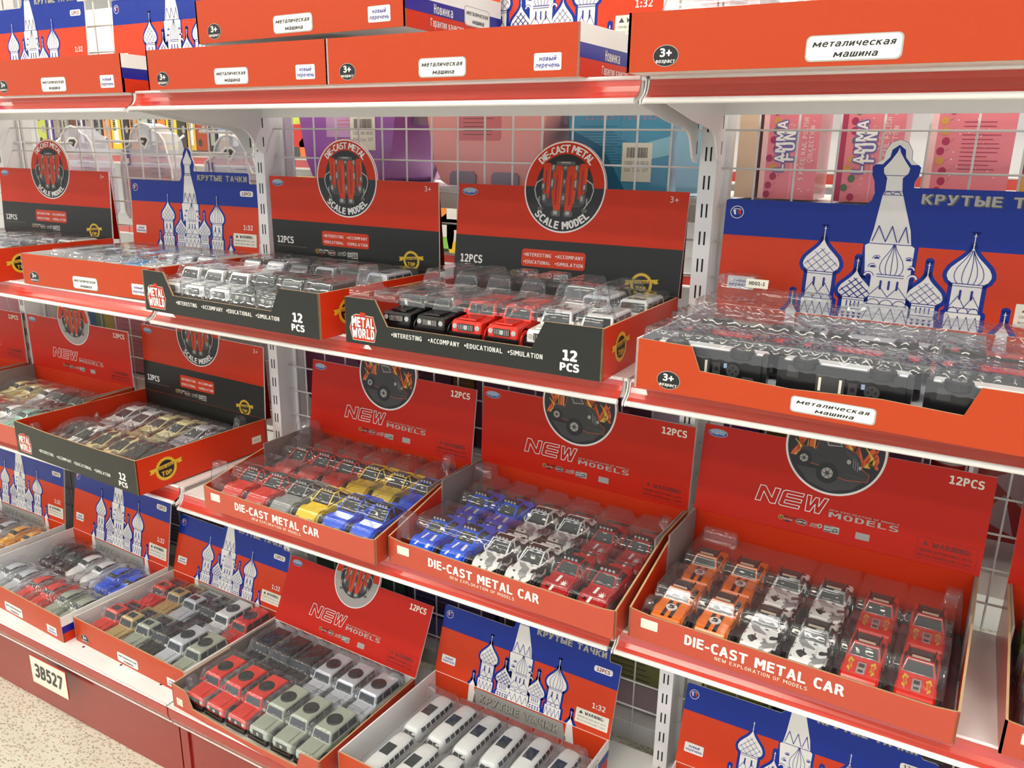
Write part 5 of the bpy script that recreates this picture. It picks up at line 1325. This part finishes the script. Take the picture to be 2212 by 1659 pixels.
# clear bags hanging on wire hooks behind the left bay
FILM = clear_plastic('frosted_bag_plastic', (240, 242, 252), .8, .12, .40, .1)
def bag(label, x, y, zt, s, tint, deco):
    t = thing('clear_bag', label, 'bag', (x, y, zt), 0, 'clear toy bags on hooks')
    out = [(-.085,-.02),(-.070,-.012),(-.055,-.006),(-.045,.022),(-.025,.040),(.0,.046),(.025,.040),(.042,.026),(.060,.022),(.075,.005),(.092,-.06),(.094,-.17),(.080,-.185),(-.085,-.185),(-.096,-.17),(-.098,-.06)]
    out = [(a*s, c*s) for a, c in out]
    b = MB(); b.prism(out, lambda u, v, d: (u, -d, v), 0, .05, FILM); b.build('bag_skin', t)
    b = MB(); b.tube([(a, -.052, c) for a, c in out]+[(out[0][0], -.052, out[0][1])], .0026, STEELW, 6); b.build('seam', t)
    b = MB(); b.box((-.086*s, -.048, -.178*s), (.088*s, -.006, -.058*s), tint); b.build('contents', t)
    p = Panel().frame((0,-.053,0), (1,0,0), (0,0,1), (0,-1,0))
    p.poly([(-.026*s,.006*s),(-.012*s,.018*s),(.012*s,.018*s),(.026*s,.008*s),(.004*s,-.016*s)], STEELW, 0); p.poly([(-.018*s,.006*s),(-.010*s,.012*s),(.010*s,.012*s),(.016*s,.007*s),(.003*s,-.008*s)], DGREY, 1)
    deco(p, s); p.build('print', t)
    return t
def d1(p, s):
    p.rrect(-.075*s, -.055*s, -.057*s, -.02*s, .002, LAV, 1); p.rrect(-.071*s, -.051*s, -.061*s, -.038*s, .001, WHITE, 2); p.text('5+', .055*s, -.015*s, .007, PINKD, 1)
    lines(p, .02*s, .075*s, -.085*s, -.035*s, 5, LAV, 1, .0012); p.rrect(.02*s, -.15*s, .055*s, -.10*s, .003, PALEP, 2); p.ell(.037*s, -.122*s, .013*s, .010*s, MUST, 3, 14); p.rrect(.062*s, -.14*s, .085*s, -.08*s, .003, PINKD, 2)
    for k in range(5): p.ell(-.07*s+.018*k*s, -.10*s, .010*s, .010*s, PINKD, 2, 12)
bag('leftmost clear toy bag with pink contents hanging behind the grid', -.88, .24, 1.262, 1.0, mat('bag_pink_contents', (232, 160, 184), .6), d1)
bag('clear toy bag with arched top hanging behind the red church header', -.565, .22, 1.268, 1.0, mat('bag_pink_contents', (232, 160, 184), .6), d1)
bag('dusky pink clear bag with white cord beside the left middle upright', -.270, .22, 1.245, .95, mat('dusky_rose', (176, 120, 116), .6), d1)
b = MB(); b.prism([(0,0),(.05,-.01),(.085,-.07),(.06,-.12),(.03,-.10),(0,-.12)], lambda u, v, d: (u, -d, v), 0, .03, mat('rainbow_pink', (244, 140, 190), .4)); b.box((.035,-.0308,-.08), (.055,-.03,-.02), mat('rainbow_yellow', (244, 214, 110), .4)); b.box((.02,-.0308,-.10), (.045,-.03,-.075), mat('rainbow_blue', (140, 170, 230), .4))
o = b.build('rainbow_pouch'); o.location = (-1.10, .25, 1.262); tag(o, 'pink rainbow pouch hanging at the far left behind the grid', 'bag')
for i, (x, y0, hz) in enumerate(((-1.075, .10, 1.264), (-.88, .10, 1.264), (-.565, .10, 1.270), (-.27, .10, 1.247), (-.205, .10, 1.292))):
    b = MB(); b.tube([(x, y0-.065, hz), (x, y0+.16, hz), (x+.012, y0+.18, hz+.018)], .0032, STEELW, 8); o = b.build('wire_hook'); tag(o, 'white wire display hook, %s from left, behind the left bay grid' % ORD[i], 'hook', 'wire display hooks')
b = MB(); b.tube([(-.21,.16,1.285),(-.205,.158,1.23),(-.19,.158,1.205),(-.165,.158,1.20),(-.15,.158,1.23),(-.155,.16,1.285)], .003, STEELW, 8); o = b.build('bag_cord'); tag(o, 'white looped cord on the dusky pink bag', 'cord')

# goods on the lower rear boards
PLINE = mat('pink_box_print', (222, 150, 172), .4)
def deco_lines(m): 
    return lambda p, w, h: lines(p, .08*w, .92*w, .08*h, .92*h, int(h/.012), m, 1, .0022)
def deco_stripes(p, w, h):
    for k, c in enumerate(((90, 120, 170), (120, 160, 120), (206, 190, 90))): p.poly([(w*(.18+.1*k), 0), (w*(.28+.1*k), 0), (w*(.22+.1*k), h), (w*(.12+.1*k), h)], mat('stripe_%d' % k, c, .4), 1)
    lines(p, .55*w, .95*w, .08*h, .92*h, 16, PINKD, 1, .0018); barcode(p, .42*w, .12*h, .055, .045, 3, False)
carton('pink_toy_box', 'pink toy box with coloured stripes behind the third shelf left bay', 'toy box', -.86, -.50, .12, .30, .686, .92, PLINE, 'boxes on the lower rear board', deco_stripes)
carton('olive_toy_box', 'olive and pink toy box at the far left of the third shelf level', 'toy box', -1.36, -1.06, .12, .30, .686, .90, mat('olive_print', (170, 168, 90), .4), 'boxes on the lower rear board', lambda p, w, h: p.rect(.35*w, 0, w, h, PLINE, 1))
b = MB(); b.cyl((0,0,0), (0,0,1), .038, .17, mat('bright_blue_bottle', (36, 110, 226), .25, coat=.5), 24); b.cyl((0,0,.17), (0,0,1), .024, .02, STEELW, 18); o = b.build('blue_bottle'); o.location = (-.93, .18, .686); tag(o, 'bright blue bottle behind the grid beside the engine disc header', 'bottle')
carton('pale_box', 'pale box with coloured spots just above the black scale model header', 'toy box', -.46, -.12, .12, .26, .686, .86, mat('pale_spot_print', (206, 214, 230), .4), 'boxes on the lower rear board', lambda p, w, h: [p.ell((.1+.16*k)*w, .90*h, .012, .010, mat(n, c, .4), 1, 14) for k, (n, c) in enumerate((('spot_blue', (80, 150, 230)), ('spot_navy', (70, 80, 170)), ('spot_lime', (190, 214, 120)), ('spot_sky', (90, 140, 220)), ('spot_pink', (230, 150, 170))))])
PLUM = mat('plum_fabric', (132, 84, 112), .5); DPUR = mat('dark_plum_print', (104, 66, 96), .45)
b = MB(); b.cyl((0,0,0), (0,1,0), .085, .10, PLUM, 36); b.cyl((0,-.004,0), (0,1,0), .090, .010, mat('plum_piping', (112, 50, 90), .4), 36); o = b.build('round_case'); o.location = (.045, .13, .775); tag(o, 'round plum case behind the grid beside the left middle upright', 'bag')
b = MB(); b.box((-.01,.0,0), (.06,.15,.006), STEEL); b.box((-.07,.0,-.0), (.07,.02,.03), STEEL); o = b.build('white_stand'); o.location = (.03, .14, .68); tag(o, 'white metal stand below the round plum case', 'stand')
for i, (x0, x1, m, lb) in enumerate(((.135, .37, DPUR, 'dark plum box behind the first truck header'), (.375, .425, mat('brown_print', (120, 92, 48), .5), 'narrow brown box between the two truck headers'), (.43, .80, DPUR, 'dark plum box behind the second truck header'))):
    carton('plum_toy_box' if i != 1 else 'brown_toy_box', lb, 'toy box', x0, x1, .12, .28, .686, .93, m, 'boxes on the lower rear board', deco_lines(mat('plum_lines', (150, 110, 140), .5)))
VIO = mat('violet_print', (110, 30, 120), .4)
carton('violet_toy_box', 'violet box beside the right upright behind the third shelf', 'toy box', .925, .985, .12, .26, .74, .93, VIO, 'boxes on the lower rear board', lambda p, w, h: (p.ell(.6*w, .8*h, .018, .012, LAV, 1, 14), p.poly([(0,0),(.6*w,0),(.2*w,.3*h)], NAVY, 1)))
carton('dark_gold_box', 'dark gold box just above the header of the orange car tray', 'toy box', .99, 1.13, .12, .26, .686, .93, mat('dark_gold_print', (112, 92, 34), .45), 'boxes on the lower rear board', deco_lines(mat('gold_lines', (70, 58, 30), .5)))
carton('plum_toy_box', 'plum box behind the orange car header, next to the red cream pack', 'toy box', 1.14, 1.24, .12, .26, .686, .92, DPUR, 'boxes on the lower rear board')
b = MB(); b.cyl((0,0,0), (0,0,1), .026, .10, STEELW, 24); b.cyl((0,0,.07), (0,0,1), .0264, .02, mat('can_red', (210, 50, 40), .3), 24); o = b.build('white_can'); o.location = (1.268, .17, .79-.104); o.scale = (1,1,1.4); tag(o, 'small white can with red and blue band above the orange car header', 'can')
CRIM = mat('crimson_print', (150, 28, 34), .4, coat=.3); GREYP = mat('grey_pink_print', (172, 150, 158), .4)
carton('crimson_toy_box', 'crimson box with pale triangle pattern between the two right headers', 'toy box', 1.305, 1.50, .12, .28, .716, .93, CRIM, 'boxes on the lower rear board', lambda p, w, h: [p.poly([(a*w, b2*h), (c*w, d2*h), (e*w, f2*h)], GREYP, 1) for a, b2, c, d2, e, f2 in ((0,.95,.3,.7,.05,.5), (.1,.45,.4,.2,.35,.6), (.4,.9,.8,.75,.6,.5), (.05,.15,.3,.05,.2,.35), (.5,.3,.9,.4,.7,.05))])
for i, (x0, x1, m, dm, lb) in enumerate(((.02, .24, mat('green_print', (60, 96, 84), .5), DGREY, 'dark green box behind the leaning header on the base shelf'), (.25, .48, mat('deep_violet_print', (58, 48, 84), .5), LAV, 'deep violet box behind the bus box spire'), (.49, .70, mat('dark_violet_grey', (70, 64, 84), .5), DGREY, 'violet grey box behind the bus box header'), (.705, .85, mat('olive_grey_print', (134, 132, 82), .5), DGREY, 'olive box covered in small text beside the right middle upright'),
        (.93, 1.06, mat('leaf_green_print', (92, 128, 52), .5), MUST, 'leaf green box behind the lower right church header'), (1.065, 1.20, mat('navy_print', (30, 36, 78), .5), LEAF, 'dark navy box behind the spire of the lower right header'), (1.205, 1.36, mat('plum_black_print', (56, 34, 48), .5), LEAF, 'plum black box at the lower right corner behind the grid'))):
    carton('stacked_toy_box', lb, 'toy box', x0, x1, .12, .30, Z4+.004, Z4+.235-.02*(i % 3), m, 'boxes on the bottom rear board', (lambda dm, i: lambda p, w, h: (lines(p, .06*w, .94*w, .3*h, .95*h, 14, dm, 1, .0018), p.rect(0, 0, w, .25*h, GREYP if i == 3 else dm, 1)))(dm, i))
for i, (x0, x1, c, lb) in enumerate(((-1.10, -.86, (176, 90, 80), 'brick red box behind the far left base shelf'), (-.84, -.62, (150, 140, 170), 'pale violet box behind the classic cars on the base shelf'), (-.60, -.32, (120, 110, 150), 'muted violet box behind the pickup header'), (-.30, -.04, (110, 130, 110), 'muted green box left of the left middle upright'))):
    carton('stacked_toy_box', lb, 'toy box', x0, x1, .12, .30, Z4+.004, Z4+.22, mat('muted_print_%d' % i, c, .5), 'boxes on the bottom rear board', deco_lines(LGREY))

# ---------------------------------------------------------------- gondola across the far aisle
FY = 1.14
for bay in range(5):
    x0 = -3.0+.95*bay; nmf = ('far left', 'left', 'middle', 'right', 'far right')[bay]
    t = thing('far_gondola', 'white shelving across the far aisle, %s bay, red shelf edges' % nmf, 'shelving', (x0, FY, 0), 0, 'far gondola bays')
    b = MB(); b.box((0, .42, 0), (.946, .44, 1.9), STEEL); b.build('back_sheet', t)
    for z in (.30, .62, .92, 1.225, 1.62):
        b = MB(); b.box((0, .04, z-.02), (.946, .42, z), STEEL); b.build('board', t)
        b = MB(); b.box((0, .028, z-.036), (.946, .04, z-.004), RAIL); b.tube([(0,.028,z-.003),(.946,.028,z-.003)], .005, STEELW); b.tube([(0,.028,z-.038),(.946,.028,z-.038)], .005, STEELW); b.build('price_rail', t)
    b = MB(); b.box((0, .06, .0), (.946, .08, .28), STEELW); b.build('kick_plate', t)
cols = [(190,200,90),(92,70,160),(150,140,130),(128,118,110),(110,60,40),(70,50,110),(160,148,140),(60,70,80),(220,150,100),(240,200,40),(50,44,44),(240,150,60),(180,196,190),(60,62,70),(230,140,60),(236,214,70),(70,64,60),(220,180,70),(170,70,40),(50,50,54),(140,180,230),(60,60,64),(150,190,236),(52,52,56),(210,70,60)]
tops = ['lime', 'violet', 'grey', 'stone', 'brown', 'dark violet', 'taupe', 'slate', 'apricot', 'yellow', 'black', 'orange', 'silver', 'charcoal', 'amber', 'lemon', 'dark brown', 'mustard', 'rust', 'ink', 'beach picture', 'graphite', 'sky picture', 'soot', 'coral']
x = -2.56
for i, (c, nm) in enumerate(zip(cols, tops)):
    w = .048 if i % 3 else .062
    if nm in ('beach picture', 'sky picture'): w = .058
    t = thing('hanging_pack', '%s blister pack hanging on the far gondola, number %d from left in its row' % (nm, i+1), 'toy pack', (x, FY-.02, 1.245), 0, 'packs hanging on the far gondola')
    m = mat('pack_%s' % nm.replace(' ', '_'), c, .35)
    b = MB(); b.box((0, 0, 0), (w, .03, .33), m); b.build('pack_body', t)
    p = Panel().frame((0,0,0), (1,0,0), (0,0,1), (0,-1,0))
    if 'picture' in nm: p.rect(.1*w, 0, w, .12*.33, MUST, 1); p.rect(.1*w, .12*.33, w, .2*.33, CREAMW, 1); p.rect(.1*w, .2*.33, w, .33, m, 1)
    elif i % 2: p.rect(.25*w, .02, .75*w, .30, [GOLD, WHITE, ORANGE, LGREY][i % 4], 1); p.text('DINO', .5*w, .10, .016, INK, 2, 'c', .03, rot=pi/2)
    else:
        for k in range(6): p.ell((.3+.4*(k % 2))*w, .03+.05*k, .2*w, .016, [DGREY, LGREY, DSILV][k % 3], 1, 8)
    p.build('pack_print', t); x += w+.006
rnd = random.Random(3)
FT = [('lime toy ball', 'ball', (-1.00, 1.34), (190, 216, 70)), ('red toy bag', 'bag', (-.955, 1.30), (214, 60, 50)), ('yellow toy pouch', 'bag', (-.885, 1.32), (244, 214, 60)), ('white tea sign', 'sign', (-.955, 1.265), (250, 250, 250)),
      ('orange toy tub', 'tub', (-.905, 1.26), (240, 130, 60)), ('yellow duck toy', 'duck', (-.862, 1.27), (246, 206, 40))]
for nm, kd, (x, z), c in FT:
    m = mat('far_'+nm.replace(' ', '_'), c, .4); b = MB()
    if kd in ('ball', 'duck'):
        R = []
        for k in range(9):
            a = -pi/2+pi*k/8; R.append([(.032*cos(a)*cos(q)+.0001*cos(q), .032*cos(a)*sin(q), .036*sin(a)) for q in [2*pi*i/16 for i in range(16)]])
        b.rings(R, m, smooth=True)
        if kd == 'duck': b.cyl((0, -.01, .03), (0,-.3,1), .016, .02, m, 14, .010)
    elif kd == 'sign': b.prism([(-.035,-.03),(.035,-.03),(.035,.01),(.026,.030),(0,.040),(-.026,.030),(-.035,.01)], lambda u, v, d: (u, -d, v), 0, .004, m)
    else: b.prism([(-.04,-.035),(.04,-.035),(.046,.02),(.02,.045),(-.02,.045),(-.046,.02)], lambda u, v, d: (u, -d, v), 0, .05, m)
    o = b.build(nm.replace(' ', '_')); o.location = (x, FY+.02, z); tag(o, '%s on the far gondola, seen beside the left middle upright' % nm, kd if kd != 'duck' else 'toy')
def deco_eggs(p, w, h):
    p.rrect(.15*w, .15*h, .6*w, .85*h, .01, DGREY, 1); p.ell(.30*w, .5*h, .022, .024, WHITE, 2, 20); p.ell(.47*w, .5*h, .022, .024, mat('ball_pink', (236, 130, 200), .4), 3, 20)
carton('two_ball_pack', 'beige pack with white and pink balls on the far gondola', 'toy box', -1.02, -.86, FY+.02, FY+.12, .93, 1.16, mat('beige_pack', (214, 196, 140), .5), None, deco_eggs)
carton('brown_carton', 'brown carton on the far gondola beside the colourful bags', 'carton', -.47, -.36, FY+.03, FY+.15, .93, 1.16, mat('brown_carton', (128, 74, 40), .6))
for i, (x, z, c, nm) in enumerate(((-.33, 1.00, (150, 220, 90), 'lime'), (-.29, 1.06, (250, 150, 40), 'orange'), (-.26, .985, (250, 214, 50), 'yellow'), (-.31, 1.30, (244, 160, 200), 'pink'), (-.31, .70, (250, 190, 50), 'amber'), (-.27, .665, (240, 90, 60), 'coral'), (-.36, .68, (170, 220, 100), 'pale green'))):
    b = MB(); b.prism([(-.04,-.06),(.04,-.06),(.052,0),(.045,.055),(.02,.06),(.0,.045),(-.02,.06),(-.045,.055),(-.052,0)], lambda u, v, d: (u, -d, v), 0, .05, mat('sweet_bag_'+nm.replace(' ', '_'), c, .25, coat=.5)); b.box((-.02,-.0512,-.02), (.02,-.05,.02), WHITE)
    o = b.build('sweet_bag'); o.location = (x, FY+.03, z); tag(o, '%s toy bag on the far gondola, seen between the two scale model headers' % nm, 'bag', 'colourful far bags')
